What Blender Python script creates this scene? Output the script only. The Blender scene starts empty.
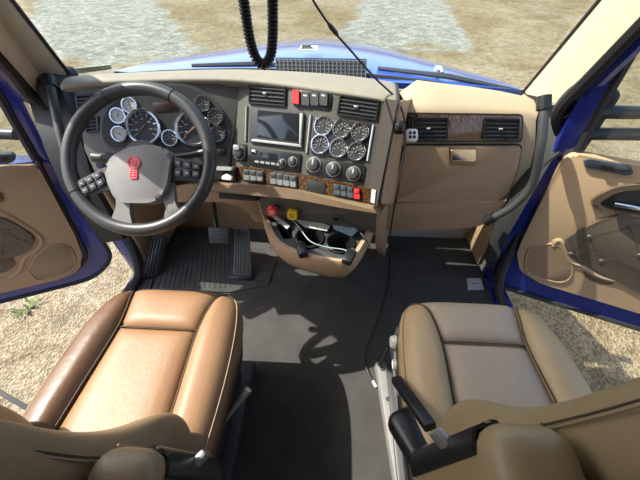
import bpy, bmesh, math, random
from mathutils import Vector, Matrix
random.seed(7)
V = Vector
# ------------------------------------------------------------------ camera, sky, sun, exposure
SC = bpy.context.scene
CO = SC.collection
F_PX, PITCH, YAW = 310.0, 45.0, 3.0
CAM = V((0.08, 0.0, 1.35))
_p, _y = math.radians(PITCH), math.radians(YAW)
_rot = Matrix.Rotation(_y, 3, 'Z')
C_FWD = _rot @ V((0, math.cos(_p), -math.sin(_p)))
C_UP = _rot @ V((0, math.sin(_p), math.cos(_p)))
C_RT = _rot @ V((1, 0, 0))
cd = bpy.data.cameras.new('camera')
cam = bpy.data.objects.new('camera', cd); CO.objects.link(cam)
cd.sensor_width = 36.0; cd.lens = F_PX / 640.0 * 36.0; cd.clip_start = 0.02; cd.clip_end = 300
m3 = Matrix((C_RT, C_UP, -C_FWD)).transposed()
cam.matrix_world = Matrix.Translation(CAM) @ m3.to_4x4()
SC.camera = cam

SUN_TRAVEL = V((0.80, -0.11, -1.0))
wd = bpy.data.worlds.new('sky'); SC.world = wd; wd.use_nodes = True
nt = wd.node_tree; nt.nodes.clear()
sk = nt.nodes.new('ShaderNodeTexSky'); sk.sky_type = 'NISHITA'; sk.sun_disc = False
sk.sun_elevation = math.atan2(1.0, 0.81); sk.sun_rotation = math.atan2(-SUN_TRAVEL.x, -SUN_TRAVEL.y)
sk.air_density = 1.0; sk.dust_density = 3.0; sk.ozone_density = 0.6
bg = nt.nodes.new('ShaderNodeBackground'); bg.inputs['Strength'].default_value = 0.52
wo = nt.nodes.new('ShaderNodeOutputWorld')
nt.links.new(sk.outputs[0], bg.inputs[0]); nt.links.new(bg.outputs[0], wo.inputs[0])
sl = bpy.data.lights.new('sun', 'SUN'); sl.energy = 12.0; sl.angle = 0.009; sl.color = (1.0, 0.95, 0.87)
so = bpy.data.objects.new('sun', sl); CO.objects.link(so)
so.rotation_mode = 'QUATERNION'; so.rotation_quaternion = SUN_TRAVEL.to_track_quat('-Z', 'Y')
so.location = (-6, 1, 10)
SC.view_settings.view_transform = 'Standard'; SC.view_settings.look = 'None'
SC.view_settings.gamma = 1.0; SC.view_settings.use_curve_mapping = False
SC.view_settings.exposure = -0.35

# ------------------------------------------------------------------ picking: a pixel is a direction
def ray(u, v):
    return C_FWD + C_RT * ((u - 320.0) / F_PX) - C_UP * ((v - 240.0) / F_PX)
def at(u, v, t): return CAM + ray(u, v) * t
def at_z(u, v, z):
    d = ray(u, v); return CAM + d * ((z - CAM.z) / d.z)
def at_y(u, v, y):
    d = ray(u, v); return CAM + d * ((y - CAM.y) / d.y)
def at_x(u, v, x):
    d = ray(u, v); return CAM + d * ((x - CAM.x) / d.x)
class Frame:
    """a local plane: ex right, ey up along it, n out of it"""
    def __init__(s, o, ex, ey):
        s.o = V(o); s.ex = V(ex).normalized(); s.n = s.ex.cross(V(ey)).normalized(); s.ey = s.n.cross(s.ex)
    def w(s, x, y, z=0.0): return s.o + s.ex * x + s.ey * y + s.n * z
    def px(s, u, v):
        d = ray(u, v); t = (s.o - CAM).dot(s.n) / d.dot(s.n); p = CAM + d * t - s.o
        return (p.dot(s.ex), p.dot(s.ey))
    def mat(s, x=0, y=0, z=0):
        m = Matrix((s.ex, s.ey, s.n)).transposed().to_4x4(); m.translation = s.w(x, y, z); return m

# ------------------------------------------------------------------ materials
MATS = {}
def mat(name, col, rough=0.5, metal=0.0, var=0.12, vs=30.0, bump=0.0, bs=200.0, spec=0.5, coat=0.0, col2=None, sheen=0.0):
    if name in MATS: return MATS[name]
    m = bpy.data.materials.new(name); m.use_nodes = True; n = m.node_tree; b = n.nodes['Principled BSDF']
    b.inputs['Roughness'].default_value = rough; b.inputs['Metallic'].default_value = metal
    b.inputs['Specular IOR Level'].default_value = spec; b.inputs['Coat Weight'].default_value = coat
    if sheen: b.inputs['Sheen Weight'].default_value = sheen
    tc = n.nodes.new('ShaderNodeTexCoord')
    no = n.nodes.new('ShaderNodeTexNoise'); no.inputs['Scale'].default_value = vs; no.inputs['Detail'].default_value = 5
    n.links.new(tc.outputs['Object'], no.inputs['Vector'])
    mx = n.nodes.new('ShaderNodeMix'); mx.data_type = 'RGBA'
    a = col2 or tuple(c * (1 - var) for c in col); c2 = col if col2 else tuple(min(1, c * (1 + var)) for c in col)
    mx.inputs['A'].default_value = (*a, 1); mx.inputs['B'].default_value = (*c2, 1)
    n.links.new(no.outputs['Fac'], mx.inputs['Factor']); n.links.new(mx.outputs['Result'], b.inputs['Base Color'])
    if bump:
        nb = n.nodes.new('ShaderNodeTexNoise'); nb.inputs['Scale'].default_value = bs; nb.inputs['Detail'].default_value = 3
        n.links.new(tc.outputs['Object'], nb.inputs['Vector'])
        bu = n.nodes.new('ShaderNodeBump'); bu.inputs['Strength'].default_value = bump; bu.inputs['Distance'].default_value = 0.004
        n.links.new(nb.outputs['Fac'], bu.inputs['Height']); n.links.new(bu.outputs['Normal'], b.inputs['Normal'])
    MATS[name] = m; return m
def emit_mat(name, col, st):
    m = mat(name, col, 0.4); b = m.node_tree.nodes['Principled BSDF']
    b.inputs['Emission Color'].default_value = (*col, 1); b.inputs['Emission Strength'].default_value = st; return m
def glass_mat(name, tint, gl=0.045):
    m = bpy.data.materials.new(name); m.use_nodes = True; n = m.node_tree; n.nodes.clear()
    t = n.nodes.new('ShaderNodeBsdfTransparent'); t.inputs[0].default_value = (*tint, 1)
    g = n.nodes.new('ShaderNodeBsdfGlossy'); g.inputs['Roughness'].default_value = 0.02
    mx = n.nodes.new('ShaderNodeMixShader'); o = n.nodes.new('ShaderNodeOutputMaterial')
    mx.inputs[0].default_value = gl; n.links.new(t.outputs[0], mx.inputs[1]); n.links.new(g.outputs[0], mx.inputs[2])
    n.links.new(mx.outputs[0], o.inputs[0]); return m

TAUPE = mat('taupe_plastic', (0.085, 0.077, 0.067), 0.55, bump=0.15, bs=600)
LIP = mat('pad_taupe', (0.24, 0.21, 0.165), 0.6, bump=0.15, bs=500)
TAN = mat('tan_plastic', (0.42, 0.275, 0.165), 0.55, var=0.08, bump=0.15, bs=500)
TANPAD = mat('tan_pad', (0.40, 0.305, 0.20), 0.6, var=0.06, bump=0.15, bs=500)
TANLOW = mat('tan_lower', (0.40, 0.25, 0.145), 0.55, var=0.08, bump=0.12, bs=500)
TRIM = mat('pillar_trim', (0.50, 0.47, 0.34), 0.6, var=0.06)
TRIM_SHADED = mat('pillar_trim_shaded', (0.40, 0.35, 0.28), 0.6, var=0.06)  # left pillar: same trim, its shade put into a darker colour
BLACK = mat('black_plastic', (0.012, 0.012, 0.013), 0.4)
BLACKM = mat('black_matte', (0.016, 0.016, 0.017), 0.7)
RUBBER = mat('rubber_seal', (0.018, 0.018, 0.019), 0.65)
GREYBLK = mat('dark_grey_plastic', (0.05, 0.05, 0.052), 0.45)
WHEELM = mat('wheel_leather', (0.035, 0.036, 0.036), 0.38, bump=0.1, bs=700)
HUBM = mat('hub_plastic', (0.17, 0.167, 0.158), 0.5, bump=0.15, bs=700)
CHROME = mat('chrome', (0.75, 0.76, 0.77), 0.15, 1.0, var=0.03)
SILVER = mat('silver_trim', (0.50, 0.50, 0.47), 0.35, 0.7)
BLUE = mat('blue_paint', (0.011, 0.022, 0.20), 0.25, 0.0, var=0.15, vs=8, coat=0.7)
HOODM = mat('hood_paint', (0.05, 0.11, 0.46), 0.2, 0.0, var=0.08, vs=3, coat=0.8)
CARPET = mat('carpet', (0.062, 0.061, 0.058), 0.9, var=0.4, vs=9, bump=0.5, bs=900, spec=0.2)
MATR = mat('rubber_mat', (0.06, 0.058, 0.056), 0.75, var=0.55, vs=12, bump=0.4, bs=260, spec=0.25)
SEATD = mat('driver_leather', (0.255, 0.145, 0.072), 0.5, var=0.16, vs=9, bump=0.16, bs=70, spec=0.45)
SEATD2 = mat('driver_leather_shaded', (0.12, 0.066, 0.034), 0.42, var=0.25, vs=10, bump=0.4, bs=36, spec=0.45)  # outer bolster: driver leather with its shade put into the colour
SEATP = mat('passenger_fabric', (0.41, 0.32, 0.23), 0.55, var=0.06, bump=0.15, bs=400)
SEATPT = mat('passenger_leather', (0.45, 0.32, 0.17), 0.45, var=0.08, bump=0.15, bs=260)
BACK_SHADED = mat('back_leather_shaded', (0.115, 0.090, 0.052), 0.40, var=0.1, bump=0.12, bs=260)  # tan seatback leather darkened to olive to paint in shade
SEAM = mat('seam_thread', (0.06, 0.045, 0.03), 0.7)
STITCH = mat('pale_stitch', (0.33, 0.24, 0.14), 0.7)
QUILT = mat('quilted_vinyl', (0.105, 0.080, 0.058), 0.42, var=0.08, bump=0.12, bs=300)
DOORT = mat('door_tan', (0.45, 0.30, 0.175), 0.5, var=0.06, bump=0.12, bs=500)
SPKM = mat('speaker_grille', (0.30, 0.195, 0.115), 0.6, var=0.35, vs=260)
RED = mat('red_plastic', (0.62, 0.03, 0.035), 0.4)
REDKNOB = mat('red_knob', (0.70, 0.05, 0.05), 0.4)
YELLOW = mat('yellow_knob', (0.80, 0.55, 0.02), 0.4)
WHITE = mat('white_plastic', (0.75, 0.74, 0.70), 0.45)
PALEG = mat('pale_grey_plastic', (0.36, 0.365, 0.37), 0.45)
SLATE = mat('slate_switch_panel', (0.07, 0.085, 0.10), 0.4)
SCREEN = mat('screen_glass', (0.018, 0.021, 0.026), 0.12, coat=0.5)
DIAL = mat('dial_face', (0.035, 0.038, 0.042), 0.4)
DIALP = mat('dial_face_pale', (0.45, 0.45, 0.44), 0.4)
TICK = mat('dial_marks', (0.55, 0.55, 0.53), 0.5)
NEEDLE = mat('needle', (0.30, 0.13, 0.09), 0.5)
ALU = mat('worn_aluminium', (0.45, 0.44, 0.42), 0.45, 0.6, var=0.25, vs=20)
RAILM = mat('seat_rail_paint', (0.20, 0.195, 0.185), 0.6, 0.0, var=0.3, vs=25)
HEADL = mat('headliner', (0.50, 0.46, 0.40), 0.8)
LCD = emit_mat('lcd_red', (0.035, 0.012, 0.011), 0.1)
def wood_mat():
    m = mat('burl_wood', (0.26, 0.105, 0.035), 0.25, coat=0.6); n = m.node_tree; b = n.nodes['Principled BSDF']
    tc = n.nodes.new('ShaderNodeTexCoord'); w = n.nodes.new('ShaderNodeTexWave'); w.inputs['Scale'].default_value = 22
    w.inputs['Distortion'].default_value = 14; w.inputs['Detail'].default_value = 4; w.inputs['Detail Scale'].default_value = 3
    n.links.new(tc.outputs['Object'], w.inputs['Vector'])
    r = n.nodes.new('ShaderNodeValToRGB'); r.color_ramp.elements[0].color = (0.035, 0.014, 0.006, 1); r.color_ramp.elements[1].color = (0.15, 0.072, 0.03, 1)
    n.links.new(w.outputs['Fac'], r.inputs[0]); n.links.new(r.outputs[0], b.inputs['Base Color']); return m
WOOD = wood_mat()
GLASS = glass_mat('windshield_glass', (0.86, 0.93, 0.88))
GLASS2 = glass_mat('side_glass', (0.90, 0.94, 0.92))

# ------------------------------------------------------------------ mesh helpers
def frame_along(a, b):
    d = (b - a).normalized(); r = d.cross(V((0, 0, 1)))
    if r.length < 1e-4: r = V((1, 0, 0))
    r.normalize(); return d, r, r.cross(d)
def rbox(bm, M, sx, sy, sz, r=0.004, seg=2):
    """rounded box centred on M"""
    t = bmesh.new(); bmesh.ops.create_cube(t, size=1.0)
    bmesh.ops.scale(t, vec=(sx, sy, sz), verts=t.verts)
    r = min(r, 0.49 * min(sx, sy, sz))
    if r > 0: bmesh.ops.bevel(t, geom=list(t.edges), offset=r, segments=seg, affect='EDGES', profile=0.5)
    merge(bm, t, M)
def merge(bm, t, M=None):
    me = bpy.data.meshes.new('tmp'); 
    if M is not None: bmesh.ops.transform(t, matrix=M, verts=t.verts)
    t.to_mesh(me); t.free(); bm.from_mesh(me); bpy.data.meshes.remove(me)
def tube(bm, pts, r, n=8, closed=False, caps=True):
    pts = [V(p) for p in pts]; k = len(pts); rings = []
    rad = r if isinstance(r, (list, tuple)) else [r] * k
    prev = None
    for i, p in enumerate(pts):
        a = pts[(i - 1) % k] if (closed or i > 0) else p; b = pts[(i + 1) % k] if (closed or i < k - 1) else p
        d = (b - a).normalized()
        if prev is None:
            up = V((0, 0, 1)) if abs(d.z) < 0.9 else V((1, 0, 0)); x = d.cross(up).normalized()
        else:
            x = (prev - d * prev.dot(d)).normalized()
        prev = x; y = d.cross(x)
        rings.append([bm.verts.new(p + (x * math.cos(2 * math.pi * j / n) + y * math.sin(2 * math.pi * j / n)) * rad[i]) for j in range(n)])
    m = k if closed else k - 1
    for i in range(m):
        A, B = rings[i], rings[(i + 1) % k]
        for j in range(n): bm.faces.new((A[j], A[(j + 1) % n], B[(j + 1) % n], B[j]))
    if not closed and caps: bm.faces.new(rings[0][::-1]); bm.faces.new(rings[-1])
def smooth_path(pts, k=8, closed=False):
    pts = [V(p) for p in pts]; out = []; n = len(pts); rng = n if closed else n - 1
    for i in range(rng):
        if closed: p0, p1, p2, p3 = (pts[(i + j) % n] for j in (-1, 0, 1, 2))
        else: p0, p1, p2, p3 = pts[max(i - 1, 0)], pts[i], pts[i + 1], pts[min(i + 2, n - 1)]
        for j in range(k):
            t = j / k
            out.append(0.5 * ((2 * p1) + (p2 - p0) * t + (2 * p0 - 5 * p1 + 4 * p2 - p3) * t * t + (3 * p1 - p0 - 3 * p2 + p3) * t ** 3))
    if not closed: out.append(pts[-1])
    return out
def lathe(bm, M, prof, n=24):
    rings = []
    for r, z in prof:
        if r < 1e-6: rings.append([bm.verts.new(M @ V((0, 0, z)))])
        else: rings.append([bm.verts.new(M @ V((r * math.cos(2 * math.pi * j / n), r * math.sin(2 * math.pi * j / n), z))) for j in range(n)])
    for A, B in zip(rings, rings[1:]):
        for j in range(n):
            a0, a1 = A[j % len(A)], A[(j + 1) % len(A)]; b0, b1 = B[j % len(B)], B[(j + 1) % len(B)]
            f = [a0, a1, b1, b0]; g = []
            for q in f:
                if q not in g: g.append(q)
            if len(g) > 2: bm.faces.new(g)
def prism(bm, M, poly, z0, z1, bev=0.0, seg=2):
    t = bmesh.new()
    top = [t.verts.new((x, y, z1)) for x, y in poly]; bot = [t.verts.new((x, y, z0)) for x, y in poly]
    ft = t.faces.new(top); t.faces.new(bot[::-1]); n = len(poly)
    for i in range(n): t.faces.new((top[i], bot[i], bot[(i + 1) % n], top[(i + 1) % n]))
    if bev: bmesh.ops.bevel(t, geom=list(ft.edges), offset=bev, segments=seg, affect='EDGES', profile=0.5)
    bmesh.ops.recalc_face_normals(t, faces=t.faces); merge(bm, t, M)
def grid(bm, rows, closed_u=False, caps=False):
    R = [[bm.verts.new(p) for p in r] for r in rows]
    for A, B in zip(R, R[1:]):
        n = len(A)
        for j in range(n if closed_u else n - 1): bm.faces.new((A[j], A[(j + 1) % n], B[(j + 1) % n], B[j]))
    if caps: bm.faces.new(R[0][::-1]); bm.faces.new(R[-1])
    return R
def thick(bm, rows, off):
    """grid sheet with thickness along the constant or per-point offset"""
    a = [[V(p) for p in r] for r in rows]; o = off if callable(off) else (lambda p: V(off))
    b = [[p + o(p) for p in r] for r in a]
    A = grid(bm, a); B = grid(bm, b)
    m, n = len(A), len(A[0])
    for j in range(n - 1):
        bm.faces.new((A[0][j], B[0][j], B[0][j + 1], A[0][j + 1])); bm.faces.new((A[-1][j], A[-1][j + 1], B[-1][j + 1], B[-1][j]))
    for i in range(m - 1):
        bm.faces.new((A[i][0], A[i + 1][0], B[i + 1][0], B[i][0])); bm.faces.new((A[i][-1], B[i][-1], B[i + 1][-1], A[i + 1][-1]))
def round_poly(poly, r, k=4):
    out = []; n = len(poly)
    for i in range(n):
        p, a, b = V(poly[i]), V(poly[i - 1]), V(poly[(i + 1) % n])
        da, db = a - p, b - p; rr = min(r, 0.45 * da.length, 0.45 * db.length)
        s, e = p + da.normalized() * rr, p + db.normalized() * rr
        for j in range(k + 1):
            t = j / k; q = s * (1 - t) ** 2 + p * 2 * t * (1 - t) + e * t * t; out.append((q.x, q.y))
    return out
def link(o, parent=None, world=True):
    CO.objects.link(o)
    if parent is not None:
        o.parent = parent
        if world: o.matrix_parent_inverse = world_of(parent).inverted()
    return o
def world_of(o):
    m = o.matrix_basis.copy()
    if o.parent: m = world_of(o.parent) @ o.matrix_parent_inverse @ m
    return m
def ob(name, bm, m, parent=None, world=True, angle=38, sub=0):
    bmesh.ops.recalc_face_normals(bm, faces=bm.faces)
    me = bpy.data.meshes.new(name); bm.to_mesh(me); bm.free()
    me.materials.append(m); me.shade_smooth()
    if angle < 180 and not sub: me.set_sharp_from_angle(angle=math.radians(angle))
    o = link(bpy.data.objects.new(name, me), parent, world)
    if sub:
        s = o.modifiers.new('subdivision', 'SUBSURF'); s.levels = sub; s.render_levels = sub
    return o
def thing(name, label, cat, loc=(0, 0, 0), rz=0.0, group=None):
    o = bpy.data.objects.new(name, None); o.empty_display_size = 0.05; o.location = loc; o.rotation_euler = (0, 0, rz)
    CO.objects.link(o); return tag(o, label, cat, group)
def tag(o, label, cat, group=None):
    o['label'] = label; o['category'] = cat
    if group: o['group'] = group
    return o
def struct(o): o['kind'] = 'structure'; return o
def B(): return bmesh.new()
def slab(name, fr, pix, z0, z1, m, parent, bev=0.0, rnd=0.0):
    """plate lying in a frame, its outline picked by pixels"""
    poly = [fr.px(*p) for p in pix]
    if rnd: poly = round_poly(poly, rnd)
    bm = B(); prism(bm, fr.mat(), poly, z0, z1, bev); return ob(name, bm, m, parent)
def copy_to(src, name, M, parent):
    o = bpy.data.objects.new(name, src.data); CO.objects.link(o); o.parent = parent
    o.matrix_parent_inverse = world_of(parent).inverted(); o.matrix_basis = M; return o

# ================================================================== THE SETTING
GZ = -1.15
def ground_mat():
    m = mat('gravel_ground', (0.56, 0.48, 0.34), 0.9, spec=0.2); n = m.node_tree; b = n.nodes['Principled BSDF']
    tc = n.nodes.new('ShaderNodeTexCoord')
    def noise(sc, det=6, dist=0.0):
        q = n.nodes.new('ShaderNodeTexNoise'); q.inputs['Scale'].default_value = sc; q.inputs['Detail'].default_value = det
        q.inputs['Distortion'].default_value = dist; n.links.new(tc.outputs['Object'], q.inputs['Vector']); return q.outputs['Fac']
    def ramp(src, stops):
        r = n.nodes.new('ShaderNodeValToRGB'); e = r.color_ramp.elements
        e[0].position, e[0].color = stops[0][0], (*stops[0][1], 1); e[1].position, e[1].color = stops[1][0], (*stops[1][1], 1)
        n.links.new(src, r.inputs[0]); return r.outputs[0]
    def mix(fac, a, c, mode='MIX'):
        x = n.nodes.new('ShaderNodeMix'); x.data_type = 'RGBA'; x.blend_type = mode
        if isinstance(fac, float): x.inputs['Factor'].default_value = fac
        else: n.links.new(fac, x.inputs['Factor'])
        n.links.new(a, x.inputs['A']); n.links.new(c, x.inputs['B']); return x.outputs['Result']
    big = ramp(noise(0.35, 5, 0.6), [(0.40, (0.22, 0.175, 0.10)), (0.62, (0.30, 0.26, 0.185))])
    mid = ramp(noise(3.0, 8, 1.5), [(0.35, (0.62, 0.60, 0.54)), (0.65, (1.0, 1.0, 1.0))])
    vo = n.nodes.new('ShaderNodeTexVoronoi'); vo.inputs['Scale'].default_value = 55; n.links.new(tc.outputs['Object'], vo.inputs['Vector'])
    peb = ramp(vo.outputs['Color'], [(0.2, (0.55, 0.53, 0.50)), (0.8, (1.18, 1.16, 1.12))])
    c = mix(1.0, mix(1.0, big, mid, 'MULTIPLY'), peb, 'MULTIPLY')
    # two pale areas of the yard, placed in metres on the ground
    pale = mix(1.0, ramp(noise(2.4, 8, 1.0), [(0.38, (0.18, 0.19, 0.17)), (0.62, (0.28, 0.285, 0.26))]), mid, 'MULTIPLY')
    speck = ramp(noise(16, 4), [(0.60, (0, 0, 0)), (0.70, (0.22, 0.22, 0.20))]); pale = mix(1.0, pale, speck, 'ADD')
    def math_(op, a, b2=None):
        q = n.nodes.new('ShaderNodeMath'); q.operation = op
        for k, x in enumerate((a, b2)):
            if x is None: continue
            if isinstance(x, (int, float)): q.inputs[k].default_value = x
            else: n.links.new(x, q.inputs[k])
        return q.outputs[0]
    for cp, l, r, t, bt in (((98, 26), (14, 26), (182, 26), (98, -8), (98, 70)), ((404, 18), (346, 18), (458, 18), (404, -14), (404, 54))):
        o = at_z(*cp, GZ); e1 = (at_z(*r, GZ) - at_z(*l, GZ)) / 2; e2 = (at_z(*t, GZ) - at_z(*bt, GZ)) / 2; o = (at_z(*t, GZ) + at_z(*bt, GZ)) / 2
        det = e1.x * e2.y - e1.y * e2.x; A = V((e2.y, -e2.x, 0)) / det; Bv = V((-e1.y, e1.x, 0)) / det; ab = []
        for vec in (A, Bv):
            sb_ = n.nodes.new('ShaderNodeVectorMath'); sb_.operation = 'SUBTRACT'; sb_.inputs[1].default_value = o; n.links.new(tc.outputs['Object'], sb_.inputs[0])
            dt = n.nodes.new('ShaderNodeVectorMath'); dt.operation = 'DOT_PRODUCT'; dt.inputs[1].default_value = vec; n.links.new(sb_.outputs[0], dt.inputs[0])
            ab.append(math_('ABSOLUTE', dt.outputs['Value']))
        v_ = math_('ADD', math_('MAXIMUM', ab[0], ab[1]), math_('MULTIPLY', math_('SUBTRACT', noise(0.9, 8, 0.5), 0.5), 0.7))
        fac = ramp(v_, [(0.86, (1, 1, 1)), (1.0, (0, 0, 0))]); c = mix(fac, c, pale)
    n.links.new(c, b.inputs['Base Color'])
    bu = n.nodes.new('ShaderNodeBump'); bu.inputs['Strength'].default_value = 0.7; bu.inputs['Distance'].default_value = 0.02
    n.links.new(vo.outputs['Distance'], bu.inputs['Height']); n.links.new(bu.outputs['Normal'], b.inputs['Normal'])
    return m
bm = B(); N = 40
grid(bm, [[V((-60 + 120 * i / N, -50 + 140 * j / N, GZ)) for i in range(N + 1)] for j in range(N + 1)])
gr = struct(ob('ground', bm, ground_mat())); gr.data.flip_normals()
# cab floor, firewall and sills
bm = B(); rbox(bm, Matrix.Translation((0, 0.18, -0.04)), 1.86, 2.5, 0.08, 0.01); struct(ob('floor', bm, CARPET))
bm = B(); rbox(bm, Matrix.Translation((0, 1.455, 0.41)), 1.96, 0.05, 0.90, 0.01); struct(ob('wall_front', bm, TANLOW))
bm = B(); rbox(bm, Matrix.Translation((0.55, 1.415, 0.05)), 0.80, 0.03, 0.10, 0.01); struct(ob('trim_1', bm, mat('firewall_foot_lit', (0.42, 0.39, 0.35), 0.8)))  # pale strip painting in the light on the foot of the firewall
for s in (-1, 1):
    bm = B(); rbox(bm, Matrix.Translation((s * 0.965, 0.35, -0.06)), 0.10, 1.5, 0.14, 0.02); struct(ob('trim_2', bm, BLUE))
    # lower hinge pillar: blue jamb with a black seal in front of it
    bm = B(); rbox(bm, Matrix.Translation((s * 1.0, 1.13, 0.10)), 0.12, 0.16, 0.42, 0.05, 4); struct(ob('wall_left' if s < 0 else 'wall_right', bm, BLUE))
    bm = B(); tube(bm, smooth_path([(s * 0.95, 0.55, 0.015), (s * 0.95, 0.90, 0.02), (s * 0.945, 1.02, 0.08), (s * 0.94, 1.08, 0.35), (s * 0.93, 1.14, 0.80)], 8), 0.022, 8)
    struct(ob('trim_3', bm, RUBBER))
    bm = B(); rbox(bm, Matrix.Translation((s * 0.925, 1.31 if s > 0 else 1.25, 0.20 if s > 0 else 0.30)), 0.03, 0.24 if s > 0 else 0.38, 0.40 if s > 0 else 0.60, 0.012); struct(ob('trim_4', bm, TAN))   # kick panel
    bm = B(); rbox(bm, Matrix.Translation((s * 0.985, 1.20, 0.62)), 0.08, 0.20, 0.72, 0.03, 3); struct(ob('trim_12', bm, RUBBER))

# windscreen pillars
def strip(name, a0, a1, b0, b1, m, ext=2.5, th=(0, 0.03, 0.01), k=6):
    """sheet between two straight edges, both carried on past the frame up to the roof"""
    rows = []
    for i in range(k + 1):
        t = i / k * ext; rows.append([a0.lerp(a1, t), (a0.lerp(a1, t) + b0.lerp(b1, t)) / 2 + V((0, -0.012, 0.008)), b0.lerp(b1, t)])
    bm = B(); thick(bm, rows, th); return struct(ob(name, bm, m, angle=60))
RP0, RP1 = at(526, 94, 1.22), at(606, 0, 0.84)
RQ0, RQ1 = at_x(556, 104, 0.842), at_x(648, 8, 0.812)
strip('trim_5', RP0, RP1, RQ0, RQ1, TRIM)
LP0, LP1 = at(66, 77, 1.18), at(4, 0, 0.84)
LQ0, LQ1 = at(42, 82, 1.14), at(-34, -4, 0.80)
strip('trim_6', LP0, LP1, LQ0, LQ1, TRIM_SHADED)
LT0, LT1 = at(46, 84, 1.13), at(-20, 4, 0.80); LT2, LT3 = at(72, 126, 1.06), at(-24, 20, 0.78)
strip('trim_7', at(40, 80, 1.12), at(-24, 6, 0.8), at(36, 92, 1.10), at(-24, 24, 0.79), TAN, 2.5)
for s, a, b in ((1, RQ0, RQ1), (-1, at(36, 92, 1.11), at(-24, 24, 0.8))):
    lo = V((s * 0.93, 1.14, 0.80))
    bm = B(); tube(bm, smooth_path([lo, a + V((s * 0.015, -0.01, -0.02)), a.lerp(b, 0.5) + V((s * 0.02, 0, 0)), b.lerp(a, -1.5) + V((s * 0.02, 0, 0))], 8), 0.02, 8)
    struct(ob('trim_8', bm, RUBBER))
    bm = B(); pa, pb = a + V((s * 0.06, 0.02, -0.02)), a.lerp(b, 2.5) + V((s * 0.06, 0.02, 0))
    tube(bm, [V((s * 0.99, 1.20, 0.85)), pa, pb], 0.03, 8); struct(ob('trim_9', bm, BLUE))
# black inner jambs between dash ends and doors
for nm, rows in (('trim_13', [((60, 86, 1.14), (27, 96, 1.14)), ((84, 150, 1.16), (45, 150, 1.16)), ((95, 190, 1.22), (63, 190, 1.22)), ((124, 240, 1.40), (103, 243, 1.40))]),
                 ('trim_14', [((540, 106, 1.20), (571, 110, 1.12)), ((533, 158, 1.22), (553, 158, 1.15)), ((497, 228, 1.34), (508, 236, 1.32)), ((486, 262, 1.44), (497, 262, 1.44))])):
    bm = B(); thick(bm, [[at(*a), at(*b)] for a, b in rows], (0, 0.03, 0)); struct(ob(nm, bm, RUBBER, angle=60))
# glass of the windscreen with its seal
def wpt(sx, t):   # sx 0..1 left to right, t up the rake
    l, r = LP0.lerp(LP1, t), RP0.lerp(RP1, t); p = l.lerp(r, sx); bow = 4 * sx * (1 - sx)
    return p + V((0, 0.055 + 0.16 * bow, 0.0 + 0.015 * bow))
wg = []
for i in range(5):
    wg.append([wpt(j / 12, -0.12 + 2.62 * i / 4) for j in range(13)])
bm = B(); grid(bm, wg); struct(ob('window_1', bm, GLASS, angle=180))
bm = B(); tube(bm, [p + V((0, -0.004, 0)) for p in wg[0]], 0.010, 6); struct(ob('trim_10', bm, RUBBER))
for sx in (0, 1):
    bm = B(); tube(bm, [wpt(sx, -0.12 + 2.62 * i / 8) + V((0, -0.03, 0)) for i in range(9)], 0.0065, 6); struct(ob('trim_11', bm, RUBBER))
# roof with headliner (above the frame, it gives the shade)
rf = [[wg[-1][j] + V((0, -0.01 - 0.02 * 0, 0.0)) for j in range(13)]]
zt = wg[-1][6].z
for y in (0.35, -0.2, -0.8, -1.65):
    rf.append([V((-0.78 + 1.56 * j / 12, y, zt + 0.05 - 0.10 * abs(j / 6 - 1) ** 3)) for j in range(13)])
bm = B(); thick(bm, rf, (0, 0, 0.05)); struct(ob('ceiling', bm, HEADL, angle=60))
# sleeper box behind the seats (out of frame, it closes the cab)
SLEEP = mat('sleeper_trim', (0.16, 0.13, 0.10), 0.8)
for s, nm in ((-1, 'wall_left'), (1, 'wall_right')):
    bm = B(); rbox(bm, Matrix.Translation((s * 0.97, -0.92, zt / 2 + 0.02)), 0.05, 1.46, zt + 0.04, 0.01); struct(ob(nm, bm, SLEEP))
bm = B(); rbox(bm, Matrix.Translation((0, -1.66, zt / 2 + 0.02)), 1.96, 0.05, zt + 0.04, 0.01); struct(ob('wall_back', bm, SLEEP))
bm = B(); rbox(bm, Matrix.Translation((0, -1.34, -0.04)), 1.90, 0.60, 0.08, 0.01); struct(ob('floor', bm, CARPET))

# ------------------------------------------------------------------ hood outside the windscreen
hood = thing('truck_hood', 'glossy blue truck hood sloping away beyond the windshield', 'hood', (0, 2.0, 0.4))
HS = [(1.40, (114, 71), (524, 90), 0.885), (1.62, (146, 63), (489, 77.5), 0.895), (2.0, (186, 56), (449, 66.5), 0.87), (2.5, (233, 50.5), (409, 57), 0.80), (3.0, (276, 47), (378, 51.5), 0.0)]
rows = []
for (y, lp, rp, zc) in HS:
    el, er = at_y(*lp, y), at_y(*rp, y); zc = zc or at_y(327, 44.5, y).z; cx = (el.x + er.x) / 2; r = [el + V((-0.05, -0.02, -0.30))]
    for j in range(17):
        q = j / 8 - 1; a = abs(q); e = el if q < 0 else er
        r.append(V((cx + (e.x - cx) * a, y + 0.05 * (1 - a * a), zc + (e.z - zc) * a ** 2.4 + 0.010 * max(0, 1 - a / 0.3))))
    r.append(er + V((0.05, -0.02, -0.30))); rows.append(r)
rows.append([p + V((0, 0.03, -0.35)) for p in rows[-1]])
bm = B(); thick(bm, rows, (0, 0, -0.02)); ob('panel', bm, HOODM, hood, angle=60)
cowl = []
for y, z in ((1.30, 0.84), (1.41, 0.885)):
    cowl.append([V((-0.88 + 1.76 * j / 12, y - 0.16 * abs(j / 6 - 1) ** 2, z - 0.10 * abs(j / 6 - 1) ** 2)) for j in range(13)])
bm = B(); thick(bm, cowl, (0, 0, -0.02)); ob('cowl_panel', bm, GREYBLK, hood)
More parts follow.
